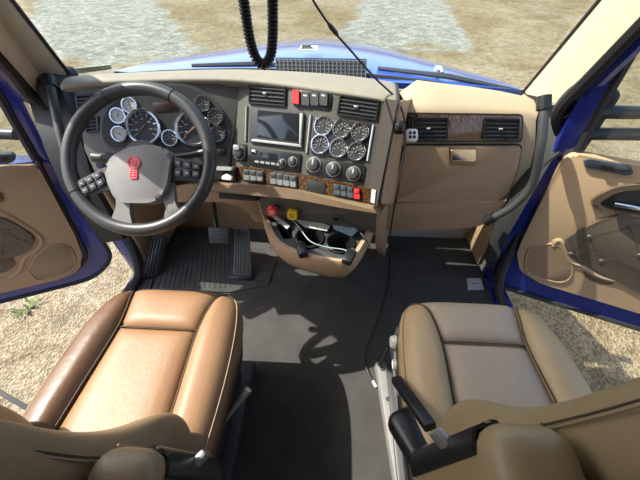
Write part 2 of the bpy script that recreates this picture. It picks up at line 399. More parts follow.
# mesh intake in the middle of the cowl
bm = B(); ga, gb = at_y(276, 60, 1.60), at_y(366, 62, 1.60); gc, gd = at_y(276, 72, 1.42), at_y(366, 75, 1.42)
for p in (ga, gb): p.z = 0.925
for p in (gc, gd): p.z = 0.90
intake = ob('intake', (lambda b: (thick(b, [[gc, gd], [ga, gb]], (0, 0, -0.02)), b)[1])(B()), BLACKM, hood)
bm = B()
for i in range(23):
    t = i / 22; tube(bm, [gc.lerp(gd, t) + V((0, 0, 0.004)), ga.lerp(gb, t) + V((0, 0, 0.004))], 0.003, 4)
for i in range(6):
    t = i / 5; tube(bm, [gc.lerp(ga, t) + V((0, 0, 0.005)), gd.lerp(gb, t) + V((0, 0, 0.005))], 0.003, 4)
ob('mesh_grille', bm, GREYBLK, intake)
lab = thing('hood_sticker', 'small pale warning sticker on the hood above the mesh intake', 'sticker', at_y(308, 55, 1.78))
la, lb = at_y(299, 54, 1.72), at_y(317, 54.5, 1.72)
for p in (la, lb): p.z = 0.932
bm = B(); thick(bm, [[la, lb], [la + V((0, 0.10, -0.003)), lb + V((0, 0.10, -0.003))]], (0, 0, 0.003)); ob('backing', bm, mat('pale_sticker', (0.55, 0.60, 0.50), 0.5), lab)
bm = B()
for i in range(3):
    p, q = la.lerp(lb, 0.1), la.lerp(lb, 0.85 - 0.12 * i); o = V((0, 0.02 + 0.028 * i, 0.0035))
    tube(bm, [p + o, q + o], 0.003, 4)
ob('print', bm, GREYBLK, lab)
# wipers
def wiper(lbl, p, q, piv, grp):
    t = thing('windshield_wiper', lbl, 'wiper', piv, 0, grp)
    bm = B(); tube(bm, [p, p.lerp(q, 0.5) + V((0, 0, 0.012)), q], [0.008, 0.012, 0.006], 6); ob('blade', bm, GREYBLK, t)
    mid = p.lerp(q, 0.45) + V((0, 0, 0.022))
    bm = B(); tube(bm, [piv, piv.lerp(mid, 0.6) + V((0, 0, 0.012)), mid], [0.011, 0.007, 0.006], 6); ob('arm', bm, PALEG, t)
    bm = B(); lathe(bm, Matrix.Translation(piv - V((0, 0, 0.03))), [(0, 0.05), (0.018, 0.045), (0.02, 0.0), (0, 0)], 12); ob('pivot', bm, PALEG, t)
G = 'windshield wipers'
wiper('dark wiper parked low on the glass left of centre, below the coiled cord', at(192, 65.5, 1.42), at(326, 68, 1.44), at(268, 62, 1.50), G)
wiper('dark wiper with pale arm lying on the glass before the passenger side', at(378, 68, 1.44), at(526, 92, 1.30), at(438, 70, 1.46), G)

# ================================================================== DASHBOARD
S_TL, S_TR, S_B = at_z(240, 77, 1.0), at_z(397, 100, 1.0), at_z(300, 190, 0.72)
S = Frame(S_TL, S_TR - S_TL, S_TL - S_B)
D_TL, D_TR, D_B = at_z(75, 82, 1.0), at_z(240, 77, 1.0), at_z(150, 172, 0.74)
D = Frame(D_TL, D_TR - D_TL, D_TL - D_B)
dash = thing('dashboard', 'wraparound truck dashboard with taupe gauge panel and tan passenger side', 'dashboard', (-0.1, 1.1, 0.4))
slab('driver_fascia', D, [(73, 84), (84, 81.5), (160, 78), (242, 76.5), (227, 180), (150, 180), (96, 176), (84, 150)], -0.09, 0.0, TAUPE, dash, 0.006)
slab('centre_fascia', S, [(238, 78), (318, 87), (398, 100), (377, 206), (300, 191), (221, 181)], -0.10, 0.0, TAUPE, dash, 0.006)
# padded brow along the windscreen
us = [60, 100, 160, 200, 240, 280, 320, 360, 401]; vb = [84, 80.5, 78.3, 77.6, 77.6, 82, 87.3, 93, 99.5]; vt = [74, 71.5, 68.5, 67, 66.3, 67.2, 69.5, 73, 79]
lo = [at_z(u, v, 1.0) for u, v in zip(us, vb)]; tp = [at_z(u, v, 1.015) for u, v in zip(us, vt)]
fw = [V((0, 0, 0))] * 9
r0 = [p + V((0, 0.01, -0.022)) for p in lo]; r1 = [p + V((0, -0.022, -0.014)) for p in lo]; r2 = [p + V((0, -0.02, 0.006)) for p in lo]
r3 = [p.lerp(q, 0.2) + V((0, 0, 0.006)) for p, q in zip(lo, tp)]; r4 = [p.lerp(q, 0.9) for p, q in zip(lo, tp)]
r5 = [q + V((0, 0.10, -0.045)) for q in tp]
bm = B(); thick(bm, [r0, r1, r2, r3, r4, r5], (0, 0.01, -0.012)); ob('brow_pad', bm, LIP, dash, sub=1)

# passenger side body
PR = [([(400, 92), (417, 80), (440, 83), (470, 86.5), (500, 91), (528, 97), (534, 100)], 1.27, 0.0),
      ([(404, 99), (419, 92), (440, 93), (470, 95), (500, 98), (529, 103), (537, 107)], 1.215, 0.0),
      ([(406, 106), (418, 104), (440, 104), (470, 105), (500, 106), (529, 110), (538, 113)], 1.165, 0.0),
      ([(406, 113), (414, 112), (440, 112), (470, 112.5), (500, 113), (526, 115), (536, 120)], 1.14, 0.0),
      ([(402, 142), (412, 142), (440, 142), (470, 142), (500, 142), (524, 142), (535, 146)], 1.12, 0.0),
      ([(396, 172), (408, 172), (440, 172), (470, 172), (500, 172), (518, 172), (529, 174)], 1.115, 0.0),
      ([(388, 203), (402, 203), (440, 203), (470, 203), (490, 202), (505, 200), (514, 198)], 1.11, 0.0)]
rows = [[at_y(u, v, y) for u, v in pts] for pts, y, _ in PR]
rows = [[p + V((0.0, 0.10, -0.05)) for p in rows[0]]] + rows + [[p + V((0, 0.12, -0.01)) for p in rows[-1]]]
for r in rows: r.append(r[-1] + V((0.012, 0.14, -0.02)))
bm = B(); thick(bm, rows, (0, 0.012, -0.006)); ob('passenger_pad', bm, TANPAD, dash, angle=50)
# tan return between the centre panel and the passenger side
rows = []
for i in range(9):
    t = i / 8; u0, v0 = 397 + (377 - 397) * t, 99 + (206 - 99) * t; u1, v1 = 409 + (392 - 409) * t, 100 + (206 - 100) * t
    x, y = S.px(u0, v0); a = S.w(x, y, -0.006); b = at_y(u1, v1, 1.18 - 0.07 * t); mid = at(u0 + 0.62 * (u1 - u0), v0 + 0.5 * (v1 - v0), (a - CAM).dot(C_FWD) * 0.99)
    rows.append([a, mid, b, b + V((0.03, 0.05, 0))])
bm = B(); thick(bm, rows, (0.004, 0.012, -0.004)); ob('centre_return', bm, TAN, dash, sub=1)
bm = B(); thick(bm, [[S.w(*S.px(385, 99), 0.001), S.w(*S.px(398, 101), 0.001)], [S.w(*S.px(366, 203), 0.001), S.w(*S.px(377, 206), 0.001)]], S.n * 0.004); ob('edge_trim', bm, mat('umber_edge', (0.075, 0.062, 0.056), 0.5), dash)

P = Frame(at_y(465, 127, 1.126), (1, -0.0, 0), (0, 0.018, 0.082))
G_ = Frame(at_y(460, 172, 1.112), (1, 0, 0), (0, 0.006, 0.185))
wp = slab('wood_trim_panel', P, [(408, 114), (521, 115.5), (520, 140), (409, 140)], -0.01, 0.010, WOOD, dash, 0.003, 0.012)
slab('frame', P, [(406, 112.5), (523, 114), (522, 142), (407, 142)], -0.012, 0.004, BLACK, wp, 0.002, 0.014)
def vent(fr, quad, parent, nsl=5, dep=0.012, tab=True, z=0.0):
    """air vent: black frame, dark duct, separate slats and a small pale tab"""
    q = [fr.px(*p) for p in quad]                      # TL TR BR BL
    def pt(s, t): a = V(q[0]).lerp(V(q[1]), s); b = V(q[3]).lerp(V(q[2]), s); return a.lerp(b, t)
    bm = B(); prism(bm, fr.mat(), [tuple(p) for p in q], z - 0.02, z + 0.001)
    v = ob('vent', bm, BLACKM, parent)
    bm = B(); cor = [fr.w(*p, z + 0.004) for p in q]
    for i in range(4): tube(bm, [cor[i], cor[(i + 1) % 4]], 0.0035, 6)
    ob('rim', bm, BLACK, v)
    for i in range(nsl):
        t = (i + 0.5) / nsl; a, b = pt(0.03, t), pt(0.97, t)
        A, Bq = fr.w(a.x, a.y, z + 0.006), fr.w(b.x, b.y, z + 0.006)
        bm = B(); d = fr.ey * 0.0035; e = fr.n * 0.009 - fr.ey * 0.006
        grid(bm, [[A, Bq], [A + d, Bq + d]]); bm2 = B()
        bm.free(); thick(bm2, [[A + d, Bq + d], [A - e, Bq - e]], fr.ey * 0.0025); ob('slat', bm2, GREYBLK, v)
    for k in (0.33, 0.66):
        a, b = pt(k, 0.04), pt(k, 0.96); bm = B(); tube(bm, [fr.w(a.x, a.y, z + 0.001), fr.w(b.x, b.y, z + 0.001)], 0.002, 4); ob('fin', bm, BLACK, v)
    if tab:
        c = pt(0.46, 0.48); bm = B(); rbox(bm, fr.mat(c.x, c.y, z + 0.010), 0.013, 0.006, 0.008, 0.002); ob('tab', bm, PALEG, v)
    return v
vent(P, [(411, 117), (446, 117), (446, 138), (412, 138)], dash, 5, z=0.011)
vent(P, [(484, 117.5), (517, 118.5), (516, 138), (482, 138)], dash, 5, z=0.011)
gb_ = slab('glove_box_door', G_, [(404, 145), (521, 145), (517, 168), (506, 196), (492, 201), (398, 201), (393, 198)], -0.01, 0.008, TAN, dash, 0.005, 0.02)
slab('gap_shadow_line', G_, [(403, 144), (522.5, 144), (518.5, 168.5), (507.5, 197), (493, 202.5), (397.5, 202.5), (391.5, 198.5)], -0.012, 0.0025, BLACKM, gb_, 0.0, 0.02).name = 'gap_shade_plate'  # black plate standing in for the shadow line of the door gap
lt = slab('latch', G_, [(450, 147), (474.5, 147), (474, 159), (450, 158)], 0.004, 0.020, CHROME, gb_, 0.004, 0.004)
slab('latch_recess', G_, [(448.5, 145.5), (476, 145.5), (475, 165), (449, 164.5)], 0.0, 0.0095, TANLOW, gb_, 0.001, 0.008)
L_ = Frame(at_y(440, 218, 1.10), (1, 0, 0), (0, -0.01, 0.17))
slab('knee_panel', L_, [(386, 203.5), (504, 202), (496, 218), (480, 226), (455, 229), (383, 230)], -0.03, 0.0, TAN, dash, 0.006, 0.02)

# driver's instruments -------------------------------------------------
clus = slab('instrument_cluster', D, [(101, 142), (101, 120), (106, 107), (120, 95), (142, 86.5), (166, 83), (188, 84), (206, 91.5), (221, 107), (230, 124), (231, 140), (222, 151), (198, 150), (112, 150)], -0.02, 0.008, GREYBLK, dash, 0.003, 0.02)
slab('instrument_face', D, [(104, 141), (104, 121), (109, 109), (122, 98), (143, 89.5), (166, 86), (187, 87), (204, 94), (218, 109), (227, 125), (228, 139), (220, 148), (198, 147.5), (114, 147.5)], 0.0, 0.0095, BLACKM, clus, 0.001, 0.02)
slab('message_display', D, [(154, 103), (178, 102), (179, 111), (155, 112)], 0.009, 0.0115, LCD, clus, 0.001, 0.003)
GK = {}
def gauge(fr, u, v, rp, parent, ang, dialm=None, z=0.010, ticks=9):
    x, y = fr.px(u, v); a = V(fr.px(u + rp, v)); b = V(fr.px(u - rp, v)); r = (a - b).length / 2
    if 'bez' not in GK:
        bm = B(); lathe(bm, Matrix(), [(0.76, 0.0), (0.78, 0.10), (0.85, 0.20), (0.95, 0.20), (1.0, 0.12), (1.0, 0.0)], 32)
        GK['bez'] = bm_to_mesh(bm, 'gauge', CHROME)
        for nm, mm in (('dial_face', DIAL), ('dial_face_pale', DIALP)):
            bm = B(); lathe(bm, Matrix(), [(0, 0.03), (0.82, 0.03), (0.82, 0.0)], 28); GK[nm] = bm_to_mesh(bm, 'dial_face', mm)
        bm = B()
        for i in range(11):
            t = math.radians(-40 + 260 * i / 10); d = V((math.cos(t), math.sin(t), 0))
            tube(bm, [d * 0.58 + V((0, 0, 0.045)), d * 0.74 + V((0, 0, 0.045))], 0.022, 4)
        for i in range(5):
            t = math.radians(-20 + 220 * i / 4); d = V((math.cos(t), math.sin(t), 0)) * 0.42 + V((0, 0, 0.045)); tube(bm, [d - V((0.07, 0, 0)), d + V((0.07, 0, 0))], 0.03, 4)
        GK['tick'] = bm_to_mesh(bm, 'tick_marks', TICK)
        bm = B(); tube(bm, [V((-0.15, 0, 0.08)), V((0.62, 0, 0.07))], [0.04, 0.015], 6); lathe(bm, Matrix(), [(0, 0.12), (0.07, 0.10), (0.08, 0.04)], 12); GK['need'] = bm_to_mesh(bm, 'needle', NEEDLE)
    M = fr.mat(x, y, z) @ Matrix.Diagonal((r, r, r, 1))
    def put(nm, me, M, par):
        o = bpy.data.objects.new(nm, me); CO.objects.link(o); o.parent = par; o.matrix_parent_inverse = world_of(par).inverted(); o.matrix_basis = M; return o
    g = put('gauge', GK['bez'], M, parent)
    put('dial_face', GK[dialm or 'dial_face'], M, g); put('tick_marks', GK['tick'], M, g)
    put('needle', GK['need'], M @ Matrix.Rotation(math.radians(ang), 4, 'Z'), g)
    return g
def bm_to_mesh(bm, name, m):
    bmesh.ops.recalc_face_normals(bm, faces=bm.faces)
    me = bpy.data.meshes.new(name); bm.to_mesh(me); bm.free(); me.materials.append(m); me.shade_smooth(); me.set_sharp_from_angle(angle=math.radians(38)); return me
gauge(D, 145, 127, 18, dash, 225); gauge(D, 194, 129, 18, dash, 215); gauge(D, 171, 138, 8.5, dash, 120)
for (u, v, a) in ((203, 104, 100), (216, 117, 140), (218, 134, 60)): gauge(D, u, v, 8.2, dash, a)
for (u, v, a) in ((119.5, 116, 80), (121, 134, 150), (131, 105.5, 100)): gauge(D, u, v, 8.2, dash, a, 'dial_face_pale')
vent(D, [(77, 96), (92, 95), (93, 109), (79, 110)], dash, 4, tab=False)
vent(D, [(85, 118), (98, 117), (99, 131), (87, 132)], dash, 4, tab=False)
hs = slab('lighting_switch_block', D, [(95, 154), (111, 153), (114, 166), (98, 168)], -0.01, 0.008, BLACK, dash, 0.003, 0.004)
for u in (100, 107):
    bm = B(); x, y = D.px(u, 159); lathe(bm, D.mat(x, y, 0.008), [(0.010, 0), (0.009, 0.008), (0, 0.009)], 14); ob('knob', bm, GREYBLK, hs)
bm = B(); x, y = D.px(222, 152); rbox(bm, D.mat(x, y, 0.006), 0.030, 0.022, 0.014, 0.004); ob('dimmer_switch', bm, BLACK, dash)

# centre stack -----------------------------------------------------------
vent(S, [(250, 83), (286, 86), (285.5, 106), (250, 103)], dash, 5)
vent(S, [(341, 95.5), (379, 101), (376, 120), (338, 114.5)], dash, 5)
sb = slab('switch_bank', S, [(293, 89), (332, 94), (330, 110), (293, 105)], -0.01, 0.006, BLACK, dash, 0.002, 0.005)
slab('hazard_switch', S, [(294, 90), (300.5, 91), (300.5, 105), (294, 104)], 0.004, 0.014, RED, sb, 0.003, 0.002)
for u in (302.5, 311.5, 320.5):
    s_ = slab('rocker_switch', S, [(u, 91.5), (u + 8, 92.8), (u + 7.7, 106.5), (u, 105.3)], 0.004, 0.011, GREYBLK, sb, 0.002, 0.002)
    if True: slab('icon', S, [(u + 2, 95), (u + 5.5, 95.6), (u + 5.5, 97.2), (u + 2, 96.8)], 0.0105, 0.0115, TICK, sb)
for a, b in (((247, 106), (246, 141)), ((311, 115), (307, 153)), ((373.5, 125), (367.5, 161))):
    bm = B(); tube(bm, [S.w(*S.px(*a), 0.002), S.w(*S.px(*b), 0.002)], 0.004, 8); ob('trim_bar', bm, SILVER, dash)
sc_ = slab('navigation_screen', S, [(251, 107), (305, 113), (302.5, 148.5), (250.5, 142)], -0.02, 0.008, GREYBLK, dash, 0.004, 0.004)
slab('screen', S, [(259, 110), (301, 114.5), (299.5, 142), (258, 137)], 0.0, 0.0095, SCREEN, sc_, 0.001)
slab('screen_bezel', S, [(254, 139), (301, 144.5), (303, 147.5), (252, 141.5)], 0.006, 0.011, PALEG, sc_, 0.002)
slab('screen_bezel', S, [(301, 113.5), (304, 114), (302, 146), (300, 143)], 0.006, 0.011, SILVER, sc_, 0.002)
gp = slab('gauge_panel', S, [(315, 116), (372, 124), (367, 162), (311, 153.5)], -0.01, 0.004, BLACK, dash, 0.003, 0.005)
for (u, v, a) in ((323.5, 126, 90), (341.8, 128.8, 60), (360, 132.2, 110), (320.6, 144.3, 80), (338.8, 148, 120), (356.6, 151.6, 50)): gauge(S, u, v, 9.4, dash, a, None, 0.004)
hv = slab('climate_control', S, [(309, 156), (366, 165.5), (363, 183), (307, 173)], -0.01, 0.005, BLACK, dash, 0.003, 0.005)
def knob(name, fr, u, v, rp, h, m, parent, z=0.004, mark=True, ring=None, n=20):
    x, y = fr.px(u, v); r = (V(fr.px(u + rp, v)) - V(fr.px(u - rp, v))).length / 2
    bm = B(); lathe(bm, fr.mat(x, y, z), [(r, 0), (r, h * 0.35), (r * 0.82, h * 0.5), (r * 0.75, h * 0.92), (r * 0.6, h), (0, h)], n); k = ob(name, bm, m, parent)
    if ring:
        bm = B(); lathe(bm, fr.mat(x, y, z), [(r * 0.9, h * 0.3), (r * 1.08, h * 0.3), (r * 1.08, 0)], n); ob('ring', bm, ring, k)
    if mark:
        bm = B(); rbox(bm, fr.mat(x, y + r * 0.35, z + h), r * 0.18, r * 0.7, 0.002, 0.0005); ob('mark', bm, TICK, k)
    return k
for (u, v) in ((314.5, 164.5), (334, 169), (354, 173.5)): knob('dial_knob', S, u, v, 6.6, 0.018, GREYBLK, hv, ring=SILVER)
rd = slab('radio', S, [(251, 147.5), (301.5, 154), (299.5, 172), (250, 164)], -0.02, 0.007, BLACK, dash, 0.002, 0.003)
slab('display', S, [(261, 152), (282, 154.5), (282, 160), (261, 157.5)], 0.006, 0.0085, SCREEN, rd)
for i in range(5):
    u = 256 + i * 5.4; slab('button', S, [(u, 160.3 + i * 0.7), (u + 4, 160.9 + i * 0.7), (u + 4, 163 + i * 0.7), (u, 162.4 + i * 0.7)], 0.006, 0.009, PALEG, rd)
knob('volume_knob', S, 283, 163, 3.6, 0.014, GREYBLK, rd, ring=SILVER); knob('tuning_knob', S, 293.5, 161.5, 4.2, 0.014, GREYBLK, rd, ring=SILVER)
slab('eject_button', S, [(253, 149.5), (258, 150.2), (257.5, 154), (253, 153.5)], 0.006, 0.010, CHROME, rd, 0.001)
ig = slab('ignition_plate', S, [(234.5, 143), (247, 144.5), (246.5, 162), (234, 160)], -0.005, 0.004, BLACK, dash, 0.002, 0.003)
knob('ignition_switch', S, 240.5, 153, 5.5, 0.022, GREYBLK, ig, ring=SILVER, mark=False)
slab('key', S, [(238, 145), (243.5, 145.7), (243.2, 150.5), (238, 150)], 0.018, 0.030, ALU, ig, 0.002, 0.002)
ws = slab('wood_strip', S, [(221, 165), (248, 167), (302, 174), (376, 189), (374.5, 204.5), (300, 189.5), (219, 181)], -0.01, 0.006, WOOD, dash, 0.002)
def bank(pl, n, u0, v0, u1, v1, h, dvx):
    b = slab('switch_bank', S, [(u0 - 1, v0 - 1), (u1 + 1, v1 - 1), (u1 + 1, v1 + h + 1), (u0 - 1, v0 + h + 1)], 0.0, 0.008, BLACK, dash, 0.002, 0.003)
    for i in range(n):
        ua, ub = u0 + (u1 - u0) * (i + 0.06) / n, u0 + (u1 - u0) * (i + 0.94) / n; va = v0 + (v1 - v0) * i / n
        m_ = pl[i] if isinstance(pl, list) else pl
        r_ = slab('rocker_switch', S, [(ua, va), (ub, va + 0.6), (ub, va + h), (ua, va + h - 0.6)], 0.006, 0.016, m_, b, 0.004, 0.002)
        slab('rocker_top', S, [(ua + 0.5, va + 0.5), (ub - 0.5, va + 1), (ub - 0.5, va + h * 0.45), (ua + 0.5, va + h * 0.42)], 0.014, 0.0185, GREYBLK if m_ is not RED else RED, r_, 0.001)
RK = mat('grey_rocker', (0.22, 0.225, 0.225), 0.4)
bank(RK, 3, 245.5, 169.5, 265, 172, 10.5, 0); bank(RK, 4, 272, 172.5, 298, 176.5, 11.5, 0)
slab('cubby', S, [(308, 179), (326, 183), (325.5, 194.5), (307, 190)], 0.0, 0.009, BLACKM, dash, 0.001, 0.003)
bank([SLATE, SLATE, SLATE, RED], 4, 335, 184, 361, 189.5, 10.5, 0)
slab('white_tag', S, [(372.2, 189), (376.2, 190), (375, 203.5), (371, 202)], 0.003, 0.009, WHITE, dash, 0.001)
tb = slab('trailer_brake_mount', S, [(226, 166), (238.5, 167), (238, 181.5), (225.5, 180)], 0.0, 0.020, BLACK, dash, 0.004, 0.004)
slab('trailer_brake_lever', S, [(219, 166), (237, 167), (237, 170.5), (219, 170)], 0.020, 0.034, PALEG, tb, 0.004, 0.003)
slab('lever_tip', S, [(226.5, 176), (231, 173.5), (236, 176.5), (236, 180), (226.5, 179)], 0.020, 0.030, WHITE, tb, 0.003, 0.003)
LEDGE = mat('ledge_brown', (0.20, 0.132, 0.08), 0.35, var=0.1)
slab('ledge', S, [(212, 181), (262, 184.5), (301, 189.5), (375, 205), (379.5, 213.5), (340, 206), (300, 198.5), (256, 194.5), (212, 191)], -0.06, 0.034, LEDGE, dash, 0.012)
slab('slot', S, [(221, 191), (257, 195), (257, 201), (221, 198)], -0.05, 0.012, BLACKM, dash, 0.002, 0.004)
KN = Frame(at_y(215, 210, 1.06), (1, 0, 0), (0, 0.02, 0.1))
slab('driver_knee_panel', KN, [(120, 186), (221, 190), (262, 198), (266, 222), (256, 224), (246, 208), (222, 202), (160, 202), (120, 205)], -0.05, 0.0, TANLOW, dash, 0.008, 0.02)

# lower console --------------------------------------------------------
con = thing('centre_console', 'tan lower console with two cup holders and red and yellow brake valves', 'console', at_z(318, 245, 0.0))
ZT = 0.58
outl = [(259, 199), (262, 214), (270, 236), (282, 248), (302, 256), (326, 261.5), (346, 263), (357, 256), (366, 242), (374, 226), (379, 211)]
rim = smooth_path([at_z(u, v, ZT) for u, v in outl], 3); cen = at_z(318, 222, ZT)
def outw(p, k, dz): d = (p - cen); d.z = 0; d.normalize(); return p + d * k + V((0, 0, dz))
def below(p):   # foot of the console on the floor, set well back under it
    return V((p.x * 0.9 - 0.005, max(p.y + 0.42, 1.22), 0.0))
rows = [[outw(p, -0.022, -0.012) for p in rim], [outw(p, -0.018, 0.004) for p in rim], [outw(p, -0.004, 0.006) for p in rim], [outw(p, 0.004, -0.008) for p in rim],
        [outw(p, 0.0, -0.06) for p in rim], [outw(p, -0.02, -0.10) for p in rim], [outw(p, -0.06, -0.12) + V((0, 0.20, 0)) for p in rim], [below(p) for p in rim]]
bm = B(); grid(bm, rows); ob('shell', bm, TAN, con, angle=60)
# tray with holes cut for two cups and a bin
bm = B(); ed = []
def loop(pts):
    vs = [bm.verts.new(p) for p in pts]; ed.extend(bm.edges.new((vs[i], vs[(i + 1) % len(vs)])) for i in range(len(vs)))
inner = [outw(p, -0.020, -0.004) for p in rim]
loop(inner)
CUPS = [(309.5, 238.5), (340, 243.5)]; CR = 0.046
def circ(c, r, z, n=24): return [V((c.x + r * math.cos(2 * math.pi * i / n), c.y + r * math.sin(2 * math.pi * i / n), z)) for i in range(n)]
cc = [at_z(u, v, ZT - 0.004) for u, v in CUPS]
for c in cc: loop(circ(c, CR, ZT - 0.004))
binp = [at_z(u, v, ZT - 0.004) for u, v in ((276, 223), (291, 226), (293, 238), (283, 239))]; loop(binp)
bmesh.ops.triangle_fill(bm, use_beauty=True, use_dissolve=False, edges=ed)
ob('tray', bm, GREYBLK, con, angle=60)
for c in cc:
    bm = B(); lathe(bm, Matrix.Translation((c.x, c.y, ZT)), [(CR + 0.006, -0.006), (CR + 0.006, 0.004), (CR, 0.006), (CR - 0.003, 0.0), (CR - 0.006, -0.09), (0, -0.09)], 28); h = ob('cup_holder', bm, BLACK, con)
bm = B(); grid(bm, [binp, [p + V((0, 0, -0.07)) for p in binp]], closed_u=True); f = bm.faces.new(list(bm.verts)[-4:]); ob('bin', bm, BLACKM, con)
# sloping valve panel at the back of the tray
ka, kb = at_z(263, 216, ZT), at_z(375, 233, ZT); kc = S.w(*S.px(256, 193), 0.0); kd = S.w(*S.px(378, 212), 0.0)
KV = Frame(ka, kb - ka, kc - ka)
bm = B(); thick(bm, [[ka, kb], [kc + V((0, .01, -.01)), kd + V((0, .01, -.01))]], KV.n * -0.01); ob('valve_panel', bm, TAUPE, con)
def valve(u, v, m, sides, nm, r=0.021):
    x, y = KV.px(u, v); M = KV.mat(x, y, 0.0)
    bm = B(); lathe(bm, M, [(0.008, 0), (0.008, 0.03)], 10); st = ob(nm, bm, BLACK, con)
    bm = B(); prism(bm, M, round_poly([(r * math.cos(2 * math.pi * (i + .5) / sides), r * math.sin(2 * math.pi * (i + .5) / sides)) for i in range(sides)], 0.007), 0.022, 0.042, 0.006); k = ob('knob_head', bm, m, st)
    bm = B(); 
    for i in range(3): rbox(bm, M @ Matrix.Translation((0, 0.007 - 0.007 * i, 0.0425)), 0.018, 0.0025, 0.001, 0.0)
    ob('lettering', bm, WHITE if m is REDKNOB else GREYBLK, k)
valve(275.5, 206.5, REDKNOB, 8, 'trailer_air_valve'); valve(295, 209.5, YELLOW, 4, 'parking_brake_valve', 0.024)
bm = B(); x, y = KV.px(337, 215); lathe(bm, KV.mat(x, y, 0), [(0.018, 0), (0.018, 0.012), (0.012, 0.022), (0, 0.022)], 16); ob('power_socket', bm, BLACK, con)
# tan tunnel side between console and passenger footwell
rows = [[at_z(378, 212, 0.56), V((0.34, 1.10, 0.50)), V((0.38, 1.40, 0.50))], [at_z(374, 250, 0.26), V((0.37, 1.12, 0.25)), V((0.40, 1.40, 0.25))], [at_z(384, 254, 0.0), V((0.40, 1.20, 0.0)), V((0.42, 1.40, 0.0))]]
bm = B(); thick(bm, rows, (-0.015, 0, 0)); ob('tunnel_side', bm, TANLOW, con, sub=2)

# ================================================================== STEERING WHEEL
WT = 0.906
W = Frame(at(139.5, 159, WT), C_RT, C_UP)
wheel = thing('steering_wheel', 'black four-spoke truck steering wheel with grey hub pad and red crest', 'steering wheel', W.o)
bm = B(); RM, Rm = 0.2065, 0.0195
tube(bm, [W.w(RM * math.cos(a), RM * math.sin(a)) for a in [2 * math.pi * i / 72 for i in range(72)]], Rm, 14, closed=True); ob('rim', bm, WHEELM, wheel, angle=180)
bm = B()
for a in (62, 118, 208, 332):
    t = math.radians(a); c = W.w(RM * math.cos(t), RM * math.sin(t)); tg = W.ex * -math.sin(t) + W.ey * math.cos(t)
    ring = []
    rd_ = W.ex * math.cos(t) + W.ey * math.sin(t)
    tube(bm, [c + (rd_ * math.cos(q) + W.n * math.sin(q)) * (Rm + 0.0004) for q in [2 * math.pi * i / 20 for i in range(20)]], 0.0014, 4, closed=True)
ob('rim_stitching', bm, BLACKM, wheel)
slab('spoke', W, [(70, 186), (105, 168), (118, 166), (120, 190), (104, 190), (74, 201)], -0.012, 0.006, GREYBLK, wheel, 0.005, 0.01)
slab('spoke', W, [(212, 166), (176, 157), (166, 156), (166, 184), (178, 180), (212, 182)], -0.012, 0.006, GREYBLK, wheel, 0.005, 0.01)
slab('spoke', W, [(115, 184), (132, 196), (131, 212), (134, 226), (112, 222), (118, 206)], -0.012, 0.008, HUBM, wheel, 0.006, 0.008)
slab('spoke', W, [(162, 196), (174, 182), (176, 203), (184, 217), (164, 225), (167, 208)], -0.012, 0.008, HUBM, wheel, 0.006, 0.008)
hub = slab('hub_pad', W, [(110, 170), (117, 159), (133, 150), (150, 147), (170, 150), (175, 158), (171, 186), (164, 200), (154, 204), (128, 204), (119, 198), (113, 184)], -0.02, 0.026, HUBM, wheel, 0.012, 0.012)
# red crest: ring with inner disc and a ribbed lower tab
x0, y0 = W.px(139.5, 165); k_ = WT / F_PX
bm = B(); M = W.mat(x0, y0, 0.026)
lathe(bm, M, [(6.4 * k_, 0), (6.4 * k_, 0.003), (4.9 * k_, 0.003), (4.9 * k_, 0)], 24)
lathe(bm, M, [(3.3 * k_, 0), (3.3 * k_, 0.003), (0, 0.003)], 20)
for sx in (-1, 1): rbox(bm, M @ Matrix.Translation((sx * 3.0 * k_, -10.5 * k_, 0.0015)), 1.3 * k_, 10 * k_, 0.003, 0.0005)
for i in range(4): rbox(bm, M @ Matrix.Translation((0, (-8.0 - 2.4 * i) * k_, 0.0015)), 6 * k_, 1.5 * k_, 0.003, 0.0005)
crest = ob('crest', bm, RED, hub)
bm = B(); prism(bm, M, round_poly([(-4.2 * k_, -5 * k_), (4.2 * k_, -5 * k_), (3.8 * k_, -16.5 * k_), (-3.8 * k_, -16.5 * k_)], 0.003), -0.001, 0.0012); lathe(bm, M, [(6 * k_, 0), (6 * k_, 0.001), (0, 0.001)], 20); ob('crest_ground', bm, mat('crest_white', (0.45, 0.36, 0.34), 0.4), crest)
def pad(quad, rows_, cols):
    p = slab('switch_pad', W, quad, 0.0, 0.012, BLACK, wheel, 0.003, 0.006); q = [V(a) for a in quad]
    for i in range(cols):
        for j in range(rows_):
            def at_(s, t): a = q[0].lerp(q[1], s); b = q[3].lerp(q[2], s); return tuple(a.lerp(b, t))
            s0, s1, t0, t1 = (i + .14) / cols, (i + .86) / cols, (j + .14) / rows_, (j + .86) / rows_
            slab('button', W, [at_(s0, t0), at_(s1, t0), at_(s1, t1), at_(s0, t1)], 0.010, 0.016, GREYBLK, p, 0.002, 0.002)
            slab('button_mark', W, [at_((s0 + s1) / 2 - .05, (t0 + t1) / 2 - .04), at_((s0 + s1) / 2 + .05, (t0 + t1) / 2 - .04), at_((s0 + s1) / 2 + .05, (t0 + t1) / 2 + .04), at_((s0 + s1) / 2 - .05, (t0 + t1) / 2 + .04)], 0.0155, 0.0165, PALEG, p)
pad([(80, 183), (103, 171), (109, 185), (87, 196)], 2, 3)
pad([(175, 158), (203, 165), (202, 179), (176, 178)], 2, 3)
bm = B(); tube(bm, [W.w(0, 0, -0.01), W.w(0, 0, -0.05), W.w(0, 0.0, -0.055), W.w(0, 0.0, -0.20), W.w(0, 0.03, -0.34)], [0.06, 0.055, 0.045, 0.045, 0.04], 16); ob('column', bm, BLACK, wheel)
